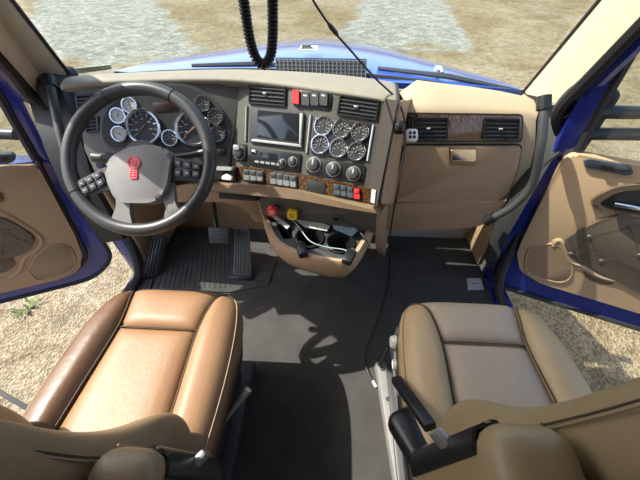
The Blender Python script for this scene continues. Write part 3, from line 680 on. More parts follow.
bm = B(); tube(bm, [W.w(-0.04, 0.0, -0.07), W.w(-0.10, 0.012, -0.075), W.w(-0.15, 0.02, -0.07), W.w(-0.185, 0.024, -0.07)], [0.012, 0.013, 0.017, 0.016], 10); st = ob('turn_signal_stalk', bm, GREYBLK, wheel)
bm = B(); tube(bm, [W.w(0.04, 0.02, -0.07), W.w(0.12, 0.03, -0.07), W.w(0.20, 0.045, -0.06)], [0.010, 0.010, 0.013], 10); ob('shift_stalk', bm, BLACK, wheel)

# ================================================================== SEATS
def curve2(pts, t):
    p = smooth_path([V(q) for q in pts], 10); i = t * (len(p) - 1); a = int(min(i, len(p) - 2)); return p[a].lerp(p[a + 1], i - a)
def pillow(c0, c1, nu=10, nv=16, puff=0.03, skirt=0.06, pw=4, droop=None, ramp=None):
    rows = []
    for j in range(nv + 1):
        t = j / nv; a, b = curve2(c0, t), curve2(c1, t); r = []
        for i in range(nu + 1):
            s = i / nu; p = a.lerp(b, s); e = (1 - abs(2 * s - 1) ** pw) * (1 - abs(2 * t - 1) ** (pw + 6))
            p.z += puff * e * (min(1, t / ramp) ** 0.8 if ramp else 1)
            if droop: p.z += droop(p)
            r.append(p)
        rows.append(r)
    bm = B(); thick(bm, rows, (0, 0, -skirt)); return bm
def seat(name, label, X, Y, rz, ins, C):
    """ins: +1 when the aisle side is +x. C: materials"""
    t = thing(name, label, 'seat', (X, Y, 0), rz, 'cab seats')
    z = 0.475
    mk = lambda n, bm, m, par=t, **k: ob(n, bm, m, par, world=False, **k)
    fr = lambda p: -0.9 * max(0, p.y - 0.20) ** 1.6 * 6
    # centre and front panels
    mk('cushion_centre', pillow([(-0.122, 0.125, z), (-0.13, -0.05, z), (-0.14, -0.26, z)], [(0.122, 0.125, z), (0.13, -0.05, z), (0.14, -0.26, z)], puff=0.022, pw=6), C['mid'], angle=180)
    mk('cushion_front', pillow([(-0.165, 0.285, z - 0.035), (-0.14, 0.24, z - 0.004), (-0.122, 0.129, z)], [(0.165, 0.285, z - 0.035), (0.14, 0.24, z - 0.004), (0.122, 0.129, z)], nv=10, puff=0.022, pw=6, skirt=0.09), C['front'], angle=180)
    for s in (-1, 1):
        inn = [(s * 0.168, 0.284, z - 0.035), (s * 0.143, 0.24, z), (s * 0.125, 0.127, z + 0.004), (s * 0.133, -0.05, z + 0.006), (s * 0.143, -0.26, z + 0.004)]
        out = [(s * 0.180, 0.280, z - 0.040), (s * 0.222, 0.235, z - 0.025), (s * 0.246, 0.12, z - 0.015), (s * 0.253, -0.04, z - 0.015), (s * 0.245, -0.26, z - 0.015)]
        mk('side_bolster', pillow(inn, out, puff=0.040, pw=3, skirt=0.07, ramp=0.5), C['bol_in'] if s == ins else C['bol_out'], angle=180)
        bm = B(); tube(bm, [curve2(inn, i / 30) + V((0, 0, 0.004)) for i in range(31)], 0.0022, 6); mk('seam', bm, SEAM)
        bm = B(); tube(bm, [curve2(out, i / 30) + V((-s * 0.006, 0, 0.014)) for i in range(31)], 0.0018, 6); mk('piping', bm, STITCH)
    bm = B(); tube(bm, [V((-0.122 + 0.244 * i / 10, 0.127, z + 0.003 + 0.010 * (1 - abs(i / 5 - 1) ** 6))) for i in range(11)], 0.002, 6); mk('seam', bm, SEAM)
    # dark pan below the cushion
    o = [(0.16, 0.27), (0.215, 0.225), (0.240, 0.12), (0.247, -0.04), (0.238, -0.28)]; poly = o + [(-x, y) for x, y in o[::-1]]
    bm = B(); prism(bm, Matrix.Translation((0, 0, 0)), poly, 0.33, z - 0.04, 0.0); mk('seat_pan', bm, BLACKM)
    bm = B(); rbox(bm, Matrix.Translation((0, -0.03, 0.20)), 0.38, 0.40, 0.26, 0.03); mk('suspension_bellows', bm, BLACKM)
    bm = B(); rbox(bm, Matrix.Translation((0, -0.03, 0.035)), 0.44, 0.50, 0.07, 0.012); mk('floor_base', bm, GREYBLK)
    # backrest: lofted, bolsters forward, reclined
    rec = math.radians(C.get('rec', 9)); base = V((0, C.get('by', -0.19), 0.44)); up = V((0, -math.sin(rec), math.cos(rec))); fw = V((0, math.cos(rec), math.sin(rec)))
    sec = [(0.0, .215, .045, .09, 0), (0.06, .230, .075, .11, 0), (.12, .238, .095, .115, 0), (.18, .240, .102, .115, 0), (.26, .240, .085, .105, 0), (.34, .238, .055, .095, 0.0), (.44, .232, .040, .09, 0.0), (.54, .212, .036, .088, 0.010), (.62, .175, .034, .085, 0.020), (.70, .155, .034, .08, 0.03), (.78, .15, .032, .075, 0.036), (.84, .135, .02, .06, .036), (.865, .10, .0, .03, .032)]
    lf = C.get('lift', 0.0); sec = [sec[0]] + [(h + lf, w, bo, th, yo) for h, w, bo, th, yo in sec[1:]]
    fx = [-1.0, -.97, -.90, -.80, -.68, -.55, -.40, -.20]; fy = [.25, .75, .98, 1.0, .75, .32, .06, .0]
    fx = fx + [0] + [-a for a in fx[::-1]]; fy = fy + [0] + fy[::-1]
    bx = [1.0, .90, .55, 0, -.55, -.90, -1.0]; by = [.25, .88, 1, 1.02, 1, .88, .25]
    rows = []
    for h, w, bo, th, yo in sec:
        c = base + up * h + fw * yo; rows.append([c + V((a * w, 0, 0)) + fw * (b * bo) for a, b in zip(fx, fy)] + [c + V((a * w, 0, 0)) - fw * (b * th) for a, b in zip(bx, by)])
    bm = B(); grid(bm, rows, closed_u=True, caps=True); back = mk('backrest', bm, C['back'], sub=2)
    def sp(h, a, b, out=0.004):   # point on the aisle-side flank: h up, a width fraction, b depth fraction front/back
        for i in range(len(sec) - 1):
            if sec[i][0] <= h <= sec[i + 1][0]: break
        q = (h - sec[i][0]) / (sec[i + 1][0] - sec[i][0]); v = [sec[i][n] + (sec[i + 1][n] - sec[i][n]) * q for n in range(5)]
        return base + up * h + fw * (v[4] + (b * v[2] if b > 0 else b * v[3])) + V((ins * (a * v[1] + out), 0, 0))
    for off in (0.0, 0.10):
        path = smooth_path([sp(0.80 - 0.02 * off, 1.0, 0.35 - off), sp(0.62, 1.0, 0.3 - off), sp(.45, .985, 0.4 - off), sp(lf + .30, .99, .35 - off), sp(lf + .22, 1.0, -0.05 - off), sp(lf + .18, 1.0, -.45 - off), sp(lf + .17, .97, -.75 - off)], 8)
        bm = B(); tube(bm, path, 0.0012, 6); mk('seam', bm, SEAM if off == 0 else STITCH, back)
    for s in (-1, 1):
        bm = B(); tube(bm, smooth_path([base + up * h + fw * (yo + bo * .22 + 0.001) + V((s * w * .52, 0, 0)) for h, w, bo, th, yo in sec[1:-2]], 5), 0.003, 6); mk('seam', bm, SEAM, back)
    # rear shell of the back
    bm = B(); rows = [[base + up * h + V((a * w * 0.94, 0, 0)) - fw * (th * 1.02 + 0.012 * (1 - a * a)) for a in (-1, -.5, 0, .5, 1)] for h, w, bo, th, yo in sec[:-2]]
    thick(bm, rows, -fw * 0.015); mk('back_shell', bm, mat('speckled_grey_shell', (0.16, 0.145, 0.12), 0.9, var=0.6, vs=120), sub=2)
    # stowed armrest on the aisle side, with a black strap and a metal clip
    a0, a1 = C['arm']; ax = ins * C.get('ax', 0.285); d = (a1 - a0); L = d.length; dz = d.normalized(); ex = V((1, 0, 0)); ey = dz.cross(ex).normalized()
    M = Matrix((ex, ey, dz)).transposed().to_4x4(); M.translation = V((ax, 0, 0)) + (a0 + a1) / 2
    bm = B(); rbox(bm, M, 0.085, 0.125, L, 0.028, 4); arm = mk('armrest', bm, C['back'], angle=60)
    bm = B(); q = 0.0444
    for sx in (-1, 1):
        tube(bm, [M @ V((sx * 0.026, 0.0640, -L / 2 + 0.03 + (L - .06) * i / 10)) for i in range(11)], 0.0018, 5)
    mk('seam', bm, STITCH, arm)
    # black hinge cover along its front edge, wide at the foot, with a metal latch
    rows = []
    for k in range(9):
        q = k / 8; zz = -L / 2 + 0.012 + (L - 0.05) * q; wd = C.get('wd', 0.030) * (1 - 0.7 * q); wf = 0.040 - 0.022 * q
        rows.append([M @ V(p) for p in ((ins * 0.0435, 0.040 - wd, zz), (ins * 0.0440, 0.036, zz), (ins * 0.038, 0.056, zz), (ins * 0.018, 0.0638, zz), (ins * (0.03 - wf), 0.0638, zz))])
    bm = B(); thick(bm, rows, (M.to_3x3() @ V((ins * 0.003, 0.003, 0)))); cover = mk('hinge_cover', bm, BLACK, arm, angle=60)
    bm = B(); rbox(bm, M @ Matrix.Translation((ins * 0.040, 0.052, -L / 2 + C.get('cz', 0.15))) @ Matrix.Rotation(-ins * 0.7, 4, 'Z'), 0.012, 0.040, 0.030, 0.004); mk('latch', bm, SILVER, cover)
    return t, mk
DC = dict(mid=SEATD, front=SEATD, bol_in=SEATD, bol_out=SEATD2, back=mat('driver_back_leather_shaded', (0.26, 0.185, 0.105), 0.42, var=0.1, bump=0.12, bs=260), rec=9, by=-0.21, arm=(V((0, -0.275, 0.60)), V((0, -0.315, 0.90))))  # backrest leather tinted olive, the shade on it put into the colour
PC = dict(mid=SEATP, front=SEATP, bol_in=SEATPT, bol_out=SEATPT, back=mat('passenger_back_leather_shaded', (0.33, 0.235, 0.125), 0.42, var=0.1, bump=0.12, bs=260), rec=6.3, by=-0.182, lift=0.09, ax=0.272, cz=0.19, wd=0.016, arm=(V((0, -0.26, 0.70)), V((0, -0.295, 1.02))))  # backrest is the tan leather toned down to carry its shade
DSX, DSY, PSX, PSY = -0.445, 0.33, 0.545, 0.33
ds, dmk = seat('driver_seat', 'worn tan leather driver seat behind the steering wheel', DSX, DSY, 0.0, 1, DC)
ps, pmk = seat('passenger_seat', 'grey-beige passenger seat with tan bolsters and side controls', PSX, PSY, 0.0, -1, PC)
def loc_of(root, p): return V(p) - root.location
# driver seat: silver lever on the aisle side
a, b = loc_of(ds, at_z(213, 436, 0.34)), loc_of(ds, at_z(249, 389, 0.40))
bm = B(); tube(bm, [a, a.lerp(b, .55), b], [0.006, 0.007, 0.012], 8); dmk('lever', bm, ALU)
bm = B(); rbox(bm, Matrix.Translation(a), 0.04, 0.06, 0.05, 0.01); dmk('lever_mount', bm, BLACK)
# passenger seat: pale side panel with knobs, switch cluster, black handle
sx = -0.222
bm = B(); rbox(bm, Matrix.Translation((sx, 0.0, 0.335)), 0.03, 0.44, 0.15, 0.012); panel = pmk('control_panel', bm, mat('seat_side_grey', (0.15, 0.155, 0.155), 0.5))
for (y, zz, r) in ((0.175, 0.375, 0.022), (0.10, 0.37, 0.018), (0.03, 0.37, 0.022)):
    bm = B(); lathe(bm, Matrix.Translation((sx - 0.015, y, zz)) @ Matrix.Rotation(-math.pi / 2, 4, 'Y'), [(r, 0), (r, 0.008), (r * .8, 0.018), (0, 0.018)], 18); pmk('knob', bm, WHITE, panel)
bm = B(); rbox(bm, Matrix.Translation((sx - 0.016, -0.10, 0.36)), 0.008, 0.055, 0.07, 0.004); sw = pmk('switch_cluster', bm, BLACK, panel)
for j in range(2):
    for i in range(2):
        bm = B(); rbox(bm, Matrix.Translation((sx - 0.023, -0.113 + 0.026 * i, 0.376 - 0.032 * j)), 0.008, 0.016, 0.022, 0.003); pmk('button', bm, PALEG, sw)
a, b = loc_of(ps, at_z(396, 379, 0.47)), loc_of(ps, at_z(431, 428, 0.58))
d, r_, u_ = frame_along(a, b); M = Matrix((d, r_, u_)).transposed().to_4x4(); M.translation = (a + b) / 2
bm = B(); rbox(bm, M, (b - a).length, 0.030, 0.022, 0.006); hd = pmk('recline_handle', bm, BLACK)
bm = B(); rbox(bm, Matrix.Translation(a) , 0.022, 0.008, 0.020, 0.002); pmk('handle_end', bm, mat('copper_end', (0.22, 0.09, 0.05), 0.5), hd)
bm = B(); p = loc_of(ps, at_z(417, 446, 0.46)); rbox(bm, Matrix.Translation(p) @ Matrix.Rotation(0.45, 4, 'Z') @ Matrix.Rotation(-0.2, 4, 'X'), 0.075, 0.17, 0.07, 0.022, 3); pmk('buckle_cover', bm, BLACK)
# floor rail beside the passenger seat
rail = thing('seat_rail', 'scuffed pale metal rail on the floor beside the passenger seat', 'seat rail', at_z(392, 420, 0.0))
ra, rb = at_z(380, 364, 0.03), at_z(402, 492, 0.03)
d, r_, u_ = frame_along(ra, rb); M = Matrix((d, r_, u_)).transposed().to_4x4(); M.translation = (ra + rb) / 2
bm = B(); rbox(bm, M, (rb - ra).length, 0.045, 0.06, 0.006); ob('beam', bm, RAILM, rail)
for q in (0.08, 0.35, 0.62, 0.8, 0.92):
    bm = B(); p = ra.lerp(rb, q) + V((0, 0, 0.029)); lathe(bm, Matrix.Translation(p), [(0.009, 0), (0.009, 0.004), (0, 0.005)], 6); ob('bolt', bm, GREYBLK, rail)
bm = B(); tube(bm, [at_z(379, 366, 0.07), at_z(384, 357, 0.10), at_z(388, 347, 0.13)], 0.007, 6); ob('release_lever', bm, GREYBLK, rail)
# driver's belt
bl = thing('seat_belt', 'black seat belt strap at the far left edge beside the driver seat', 'seat belt', at(-4, 392, 0.82))
a, b = at(-60, 354, 0.95), at(46, 416, 0.93); d, r_, u_ = frame_along(a, b)
bm = B(); thick(bm, [[a - u_ * .016 , a + u_ * 0.016], [b - u_ * .016, b + u_ * .016]], r_ * 0.012); ob('webbing', bm, BLACK, bl)
bm = B(); M = Matrix((d, r_, u_)).transposed().to_4x4(); M.translation = b; rbox(bm, M, 0.05, 0.014, 0.032, 0.005); ob('anchor', bm, GREYBLK, bl)

# ================================================================== DOORS
def mix_poly(fr, pts): return [fr.px(p[0], p[1]) if len(p) == 2 else (p[1], p[2]) for p in pts]
def dslab(name, fr, pts, z0, z1, m, parent, bev=0.0, rnd=0.0):
    poly = mix_poly(fr, pts)
    if rnd: poly = round_poly(poly, rnd)
    bm = B(); prism(bm, fr.mat(), poly, z0, z1, bev); return ob(name, bm, m, parent)
def quilt(fr, pts, parent, name, studs, z=0.027):
    """padded panel with buttons pulled in: domed grid clipped to a polygon"""
    q = dslab(name, fr, pts, 0.0, z, QUILT, parent, 0.010, 0.02)
    loc = [fr.px(*s) for s in studs]
    for x, y in loc:
        bm = B(); lathe(bm, fr.mat(x, y, z - 0.001), [(0.012, 0), (0.010, 0.004), (0, 0.006)], 12); ob('button', bm, QUILT, q)
    done = set(); bm = B()
    for i, a in enumerate(loc):
        near = sorted(range(len(loc)), key=lambda j: (V(loc[j]) - V(a)).length)[1:4]
        for j in near:
            if (min(i, j), max(i, j)) in done: continue
            done.add((min(i, j), max(i, j))); b = loc[j]; tube(bm, [fr.w(*a, z - 0.0005), fr.w(*b, z - 0.0005)], 0.0013, 5)
    ob('tuft_seam', bm, mat('quilt_seam', (0.05, 0.036, 0.027), 0.8), q); return q
RD = Frame(at_z(497, 286, 0.0), at_z(640, 330, 0.0) - at_z(497, 286, 0.0), V((0, 0, 1)))
belt = RD.px(640, 163)[1]
rdoor = thing('door_2', 'open passenger door with tan panel and dark quilted pad, on the right', 'door', RD.w(0, 0, -0.04), 0, 'open cab doors'); struct(rdoor)
dslab('shell', RD, [(498, 286), (492, 276), (494, 262), (505, 236), (550, 158), ('l', 1.02, belt), ('l', 1.02, 0.02), ('l', 0.98, 0.0), (640, 330)], -0.07, 0.0, BLUE, rdoor, 0.01, 0.02)
dslab('window_frame', RD, [(549, 160), (568, 120), (600, 62), (640, -8), (680, -85), (706, -70), (660, 2), (624, 62), (596, 112), (574, 156)], -0.055, -0.004, BLUE, rdoor, 0.008)
tpx = RD.px(690, -80)
dslab('window_frame', RD, [('l', tpx[0] - 0.02, tpx[1] + 0.03), ('l', 1.02, tpx[1] + 0.06), ('l', 1.02, belt), ('l', 0.95, belt), ('l', 0.95, tpx[1] - 0.01), ('l', tpx[0] - 0.02, tpx[1] - 0.03)], -0.055, -0.004, BLUE, rdoor, 0.008)
def seal(fr, pts, z, r, parent, name='seal', m=None):
    bm = B(); tube(bm, smooth_path([fr.w(*p, z) for p in mix_poly(fr, pts)], 5), r, 7); return ob(name, bm, m or RUBBER, parent)
seal(RD, [(576, 156), (598, 114), (628, 62), (664, 0), (700, -66)], -0.014, 0.017, rdoor, 'glass_channel')
seal(RD, [(560, 152), (540, 172), (507, 232), (495, 262), (494, 275), (500, 284)], 0.004, 0.009, rdoor)
seal(RD, [(500, 285.5), (560, 304), (640, 328.5), (700, 347)], 0.004, 0.012, rdoor)
dslab('window_glass', RD, [(577, 157), (598, 114), (628, 62), (664, 0), (700, -60), ('l', 0.96, tpx[1]), ('l', 0.96, belt)], -0.034, -0.030, GLASS2, rdoor)
pn = dslab('inner_panel', RD, [(517, 252), (521, 240), (560, 160), (572, 151.5), ('l', 0.99, belt - 0.005), ('l', 0.99, 0.075), (640, 311), (540, 281), (520, 268)], -0.02, 0.018, DOORT, rdoor, 0.012, 0.02)
sp_ = [(525, 262), (528, 248), (536, 243), (552, 241), (562, 246), (571, 262), (570, 274), (560, 279), (545, 276), (530, 271)]
spk = dslab('speaker_grille', RD, sp_, 0.0, 0.022, SPKM, pn, 0.003, 0.02)
seal(RD, sp_ + [sp_[0]], 0.020, 0.004, pn, 'speaker_rim', DOORT)
seal(RD, [(553, 243), (556, 238), (561, 240), (570, 258), (580, 263), (600, 274), (625, 280), (650, 290), (690, 300)], 0.013, 0.014, pn, 'pocket_ridge', DOORT)
quilt(RD, [(562, 238), (573, 230), (600, 216), (628, 208), ('l', 0.98, 0.40), ('l', 0.98, 0.20), (640, 290), (612, 275), (584, 261), (574, 258)], pn, 'quilted_pad', [(588, 233), (628.5, 223), (600, 257), (638, 251), (655, 220), (665, 255), (570, 250) ])
dslab('pull_pocket', RD, [(580, 261), (592, 266), (616, 277), (612, 282), (598, 281), (585, 275)], 0.004, 0.0195, mat('pocket_brown', (0.12, 0.075, 0.045), 0.6), pn, 0.001, 0.02)
bz = dslab('handle_bezel', RD, [(589, 198), (595, 192), (616, 182), (640, 180), ('l', 0.86, RD.px(640, 181)[1] - 0.01), ('l', 0.86, RD.px(640, 214)[1]), (640, 213), (610, 209), (592, 204)], 0.0, 0.030, mat('bezel_brown', (0.12, 0.088, 0.058), 0.4), pn, 0.010, 0.02)
dslab('handle_recess', RD, [(597, 199), (616, 187), (640, 185), ('l', 0.84, RD.px(640, 186)[1] - 0.01), ('l', 0.84, RD.px(640, 209)[1]), (640, 209), (612, 205)], 0.02, 0.0315, BLACK, bz, 0.001, 0.015)
bm = B(); tube(bm, [RD.w(*RD.px(612, 198), 0.04), RD.w(*RD.px(626, 199), 0.048), RD.w(*RD.px(650, 204), 0.048)], 0.009, 10); ob('handle', bm, CHROME, bz)
sw = dslab('window_switch_panel', RD, [(582, 157), (590, 156), (630, 163), (632, 170), (626, 172.5), (584, 164.5)], 0.0, 0.024, SLATE, pn, 0.003, 0.01)
dslab('rocker_switch', RD, [(601, 161), (613, 163), (613, 167), (601, 165)], 0.02, 0.030, BLACK, sw, 0.002)
for u in (621, 627):
    bm = B(); lathe(bm, RD.mat(*RD.px(u, 167), 0.024), [(0.006, 0), (0.005, 0.004), (0, 0.004)], 10); ob('button', bm, BLACK, sw)
for (a, b) in (((600, 119), (660, 127)), ((585, 141), (660, 150))):
    bm = B(); p, q = RD.w(*RD.px(*a), -0.06), RD.w(*RD.px(*b), -0.12); tube(bm, [p, q, q + (q - p) * 2], 0.022, 10); ob('mirror_arm', bm, GREYBLK, rdoor)
bm = B(); tube(bm, [RD.w(*RD.px(606, 118), -0.1), RD.w(*RD.px(642, 62), -0.1)], 0.006, 6); ob('antenna_rod', bm, GREYBLK, rdoor)

LD = Frame(at_z(0, 305, 0.0), at_z(106, 270, 0.0) - at_z(0, 305, 0.0), V((0, 0, 1)))
lbelt = LD.px(0, 163)[1]
ldoor = thing('door_1', 'open driver door with tan panel darkened for shade and blue frame, on the left', 'door', LD.w(0.42, 0, -0.04), 0, 'open cab doors'); struct(ldoor)
dslab('shell', LD, [('l', -0.55, 0.0), (0, 304), (90, 279), (106, 268), (112, 256), (106, 243), (66, 190), (50, 160), (0, 165), ('l', -0.55, lbelt)], -0.07, 0.0, BLUE, ldoor, 0.01, 0.02)
dslab('window_frame', LD, [(66, 190), (48, 152), (30, 116), (0, 56), (-40, -25), (-64, -10), (-30, 50), (-4, 92), (14, 124), (36, 160)], -0.055, -0.004, BLUE, ldoor, 0.008)
lt_ = LD.px(-50, -20)
dslab('window_frame', LD, [('l', lt_[0] + 0.02, lt_[1] - 0.03), ('l', -0.46, lt_[1] - 0.01), ('l', -0.46, lbelt), ('l', -0.55, lbelt), ('l', -0.55, lt_[1] + 0.06), ('l', lt_[0] + 0.02, lt_[1] + 0.03)], -0.055, -0.004, BLUE, ldoor, 0.008)
seal(LD, [(36, 160), (14, 122), (-4, 90), (-30, 48), (-60, -8)], -0.012, 0.018, ldoor, 'glass_channel')
seal(LD, [(68, 190), (104, 243), (110, 256), (104, 268), (88, 279), (50, 289.5), (0, 302), (-50, 315)], 0.002, 0.010, ldoor)
seal(LD, [(38, 160), (56, 196), (78, 236), (86, 256), (78, 268)], 0.004, 0.010, ldoor)
dslab('window_glass', LD, [(36, 160), (14, 122), (-4, 90), (-30, 48), (-55, 2), ('l', -0.46, lt_[1]), ('l', -0.46, lbelt)], -0.034, -0.030, GLASS2, ldoor)
DOORL = mat('door_tan_shaded', (0.37, 0.235, 0.135), 0.5, var=0.06, bump=0.12, bs=500)  # tan of the other door, with this side's shade put into the colour
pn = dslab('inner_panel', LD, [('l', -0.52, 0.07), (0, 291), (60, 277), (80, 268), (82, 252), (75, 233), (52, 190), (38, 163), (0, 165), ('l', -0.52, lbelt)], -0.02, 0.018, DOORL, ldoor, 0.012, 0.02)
sp_ = [(29, 268), (36, 255), (46, 245), (58, 242), (70, 245), (75, 257), (72, 267), (56, 273), (38, 277)]
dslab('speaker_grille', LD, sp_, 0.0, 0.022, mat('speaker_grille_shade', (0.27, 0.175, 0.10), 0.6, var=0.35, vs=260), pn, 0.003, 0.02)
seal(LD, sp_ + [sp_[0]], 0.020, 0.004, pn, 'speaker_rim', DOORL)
quilt(LD, [('l', -0.5, 0.45), (0, 213), (18, 222), (37, 235), (30, 247), (18, 253), (0, 256), ('l', -0.5, 0.20)], pn, 'quilted_pad', [(8, 227), (-20, 215), (-14, 245), (24, 238), (2, 250)])
seal(LD, [(-40, 200), (0, 209), (24, 222), (42, 236), (38, 247), (26, 255), (20, 268), (10, 275), (0, 277), (-30, 282)], 0.014, 0.011, pn, 'pocket_ridge', DOORL)
dslab('pull_pocket', LD, [(-20, 258), (0, 255), (14, 254), (17, 262), (8, 269), (-20, 274)], 0.004, 0.0195, mat('pocket_brown', (0.12, 0.075, 0.045), 0.6), pn, 0.001, 0.02)
dslab('handle_bezel', LD, [(-30, 178), (0, 189), (5, 195), (0, 201), (-30, 205)], 0.0, 0.030, mat('bezel_brown', (0.12, 0.088, 0.058), 0.4), pn, 0.008, 0.02)
sw = dslab('window_switch_panel', LD, [(-30, 152), (14, 151.5), (17, 156), (12, 161), (-30, 164)], 0.0, 0.024, SLATE, pn, 0.003, 0.01)
dslab('rocker_switch', LD, [(1, 155), (8, 154.5), (8, 158), (1, 158.5)], 0.02, 0.030, BLACK, sw, 0.002)
bm = B(); p, q = LD.w(*LD.px(14, 141), -0.06), LD.w(*LD.px(-30, 146), -0.12); tube(bm, [p, q, q + (q - p)], 0.022, 10); ob('mirror_arm', bm, GREYBLK, ldoor)

# ================================================================== GRAB HANDLES
def grab(lbl, pts, r):
    t = thing('grab_handle', lbl, 'grab handle', pts[-1], 0, 'pillar grab handles')
    bm = B(); tube(bm, smooth_path(pts, 8), r, 10); ob('bar', bm, GREYBLK, t)
    for p, q in ((pts[0], pts[1]), (pts[-1], pts[-2])):
        d = (q - p).normalized(); bm = B(); tube(bm, [p - d * 0.012, p + d * 0.03], r * 1.45, 10); ob('end_cap', bm, BLACK, t)
grab('black grab handle running down the right pillar beside the glove box', [at(544, 100, 1.00), at(543, 122, 1.01), at(540, 150, 1.04), at(532, 185, 1.12), at(512, 207, 1.20), at(488, 220, 1.28)], 0.0145)
grab('black grab handle on the left pillar beside the steering wheel', [at(49, 80, 1.10), at(55, 108, 1.08), at(61, 135, 1.08), at(70, 165, 1.10), at(84, 195, 1.14)], 0.0145)

# ================================================================== PEDALS AND FLOOR ITEMS
acc = thing('accelerator_pedal', 'long ribbed black accelerator pedal standing on the floor mat', 'pedal', at_z(243, 278, 0.0))
pa, pb = at_z(242, 277, 0.012), at_y(248, 226, at_z(243, 277, 0).y + 0.16)
up = (pb - pa).normalized(); PF = Frame(pa, V((1, 0.0, 0)), up); Lp = (pb - pa).length
bm = B(); prism(bm, PF.mat(), round_poly([(-0.048, 0), (0.052, 0.0), (0.044, Lp * .5), (0.036, Lp), (-0.036, Lp), (-0.040, Lp * .5)], 0.02), -0.012, 0.008, 0.004); ob('treadle', bm, mat('worn_rubber', (0.11, 0.108, 0.104), 0.6, var=0.3), acc)
for i in range(6):
    x = -0.030 + 0.012 * i; bm = B(); tube(bm, [PF.w(x * 1.2, 0.02, 0.009), PF.w(x * 0.95, Lp - 0.02, 0.009)], 0.0032, 5); ob('rib', bm, GREYBLK, acc)
bm = B(); rbox(bm, PF.mat(0.0, -0.004, 0.002), 0.13, 0.03, 0.03, 0.008); ob('hinge', bm, BLACK, acc)
brk = thing('brake_pedal', 'square ribbed brake pedal hanging on an arm left of the accelerator', 'pedal', at_y(219, 244, 1.12))
bc = at_y(219, 235.5, 1.10); BF = Frame(bc, (1, 0, 0), (0, 0.42, 0.9))
bm = B(); rbox(bm, BF.mat(), 0.105, 0.085, 0.014, 0.01); ob('pad', bm, GREYBLK, brk)
for i in range(6):
    bm = B(); rbox(bm, BF.mat(0, -0.033 + 0.013 * i, 0.008), 0.094, 0.005, 0.006, 0.001); ob('rib', bm, mat('grey_rib', (0.10, 0.10, 0.098), 0.6), brk)
bm = B(); tube(bm, smooth_path([BF.w(-0.01, 0.02, -0.008), BF.w(-0.016, 0.10, -0.01), at_y(213, 204, 1.16), at_y(208, 186, 1.20)], 6), 0.013, 8); ob('arm', bm, BLACK, brk)
# ribbed foot rest beside the sill
fr_ = thing('foot_rest', 'ribbed dark foot rest sloping up beside the driver sill', 'foot rest', at_z(150, 270, 0.0))
fa, fb = at_z(141, 279, 0.02), at_z(157, 275, 0.02); fc, fd = at_z(150, 236, 0.22), at_z(165, 236, 0.22)
bm = B(); thick(bm, [[fa, fb], [fc, fd]], (0, 0.01, -0.03)); ob('board', bm, GREYBLK, fr_)
for i in range(5):
    s = 0.1 + 0.2 * i; bm = B(); tube(bm, [fa.lerp(fb, s) + V((0, -.003, .004)), fc.lerp(fd, s) + V((0, -.003, .004))], 0.004, 5); ob('rib', bm, BLACKM, fr_)
sp2 = thing('sill_plate', 'black ribbed sill plate at the driver door opening', 'sill plate', at_z(136, 286, 0.0))
q = [at_z(u, v, 0.012) for u, v in ((122, 292), (150, 290), (153, 279), (132, 280))]
bm = B(); prism(bm, None, [(p.x, p.y) for p in q], 0.0, 0.014, 0.003); ob('plate', bm, GREYBLK, sp2)
for i in range(5):
    t = 0.15 + 0.17 * i; bm = B(); tube(bm, [q[0].lerp(q[1], t) + V((0, 0, .002)), q[3].lerp(q[2], t) + V((0, 0, .002))], 0.003, 5); ob('rib', bm, BLACKM, sp2)
sp3 = thing('sill_tag', 'pale grey rectangular plate on the floor in front of the passenger seat', 'plate', at_z(475, 284, 0.0))
q = [at_z(u, v, 0.01) for u, v in ((468, 289), (484, 289), (481, 278.5), (467, 278))]
bm = B(); prism(bm, None, [(p.x, p.y) for p in q], 0.0, 0.012, 0.003); ob('plate', bm, PALEG, sp3)
bm = B(); rbox(bm, Matrix.Translation((q[0] + q[2]) / 2 + V((0, 0, 0.002))), 0.03, 0.004, 0.002, 0); ob('groove', bm, GREYBLK, sp3)
# rubber mat in the driver's footwell
q = [at_z(u, v, 0.008) for u, v in ((150, 292), (176, 238), (214, 238), (262, 249), (276, 262), (268, 285), (232, 292))]
dm = thing('floor_mat', 'scuffed black ribbed rubber mat under the pedals', 'floor mat', at_z(210, 265, 0.0))
bm = B(); prism(bm, None, [(p.x, p.y) for p in q], 0.0, 0.009, 0.003); ob('sheet', bm, MATR, dm)
bm = B()
for i in range(15):
    t = i / 14; a = at_z(172 + t * 56, 241, 0.009); b = at_z(158 + t * 72, 288, 0.009); tube(bm, [a, b], 0.003, 4)
r_ = ob('ribs', bm, MATR, dm); r_['kind'] = 'stuff'

# ================================================================== CORDS AND SMALL THINGS
cord = thing('coiled_cord', 'black coiled microphone cord looping down in front of the windshield', 'cord', at(262, 66, 0.70))
path = smooth_path([at_y(238, -60, 0.72), at_y(241, -20, 0.73), at_y(245, 10, 0.74), at_y(250, 40, 0.745), at_y(256, 58, 0.75), at_y(263.5, 64.5, 0.75), at_y(270, 57, 0.75), at_y(272.5, 38, 0.745), at_y(272.5, 5, 0.74), at_y(272, -20, 0.73), at_y(271, -60, 0.72)], 24)
ln = [0.0]
for a, b in zip(path, path[1:]): ln.append(ln[-1] + (b - a).length)
def on_path(s):
    import bisect
    i = max(0, min(len(ln) - 2, bisect.bisect(ln, s) - 1)); f = (s - ln[i]) / (ln[i + 1] - ln[i] + 1e-9); return path[i].lerp(path[i + 1], f), (path[i + 1] - path[i]).normalized()
hel = []; pitch = 0.0068; seg = 10; nn = int(ln[-1] / pitch) * seg
for k in range(nn):
    p, d = on_path(ln[-1] * k / nn); x = d.cross(V((0, 1, 0.2))).normalized(); y = d.cross(x); a = 2 * math.pi * k / seg
    hel.append(p + (x * math.cos(a) + y * math.sin(a)) * 0.0088)
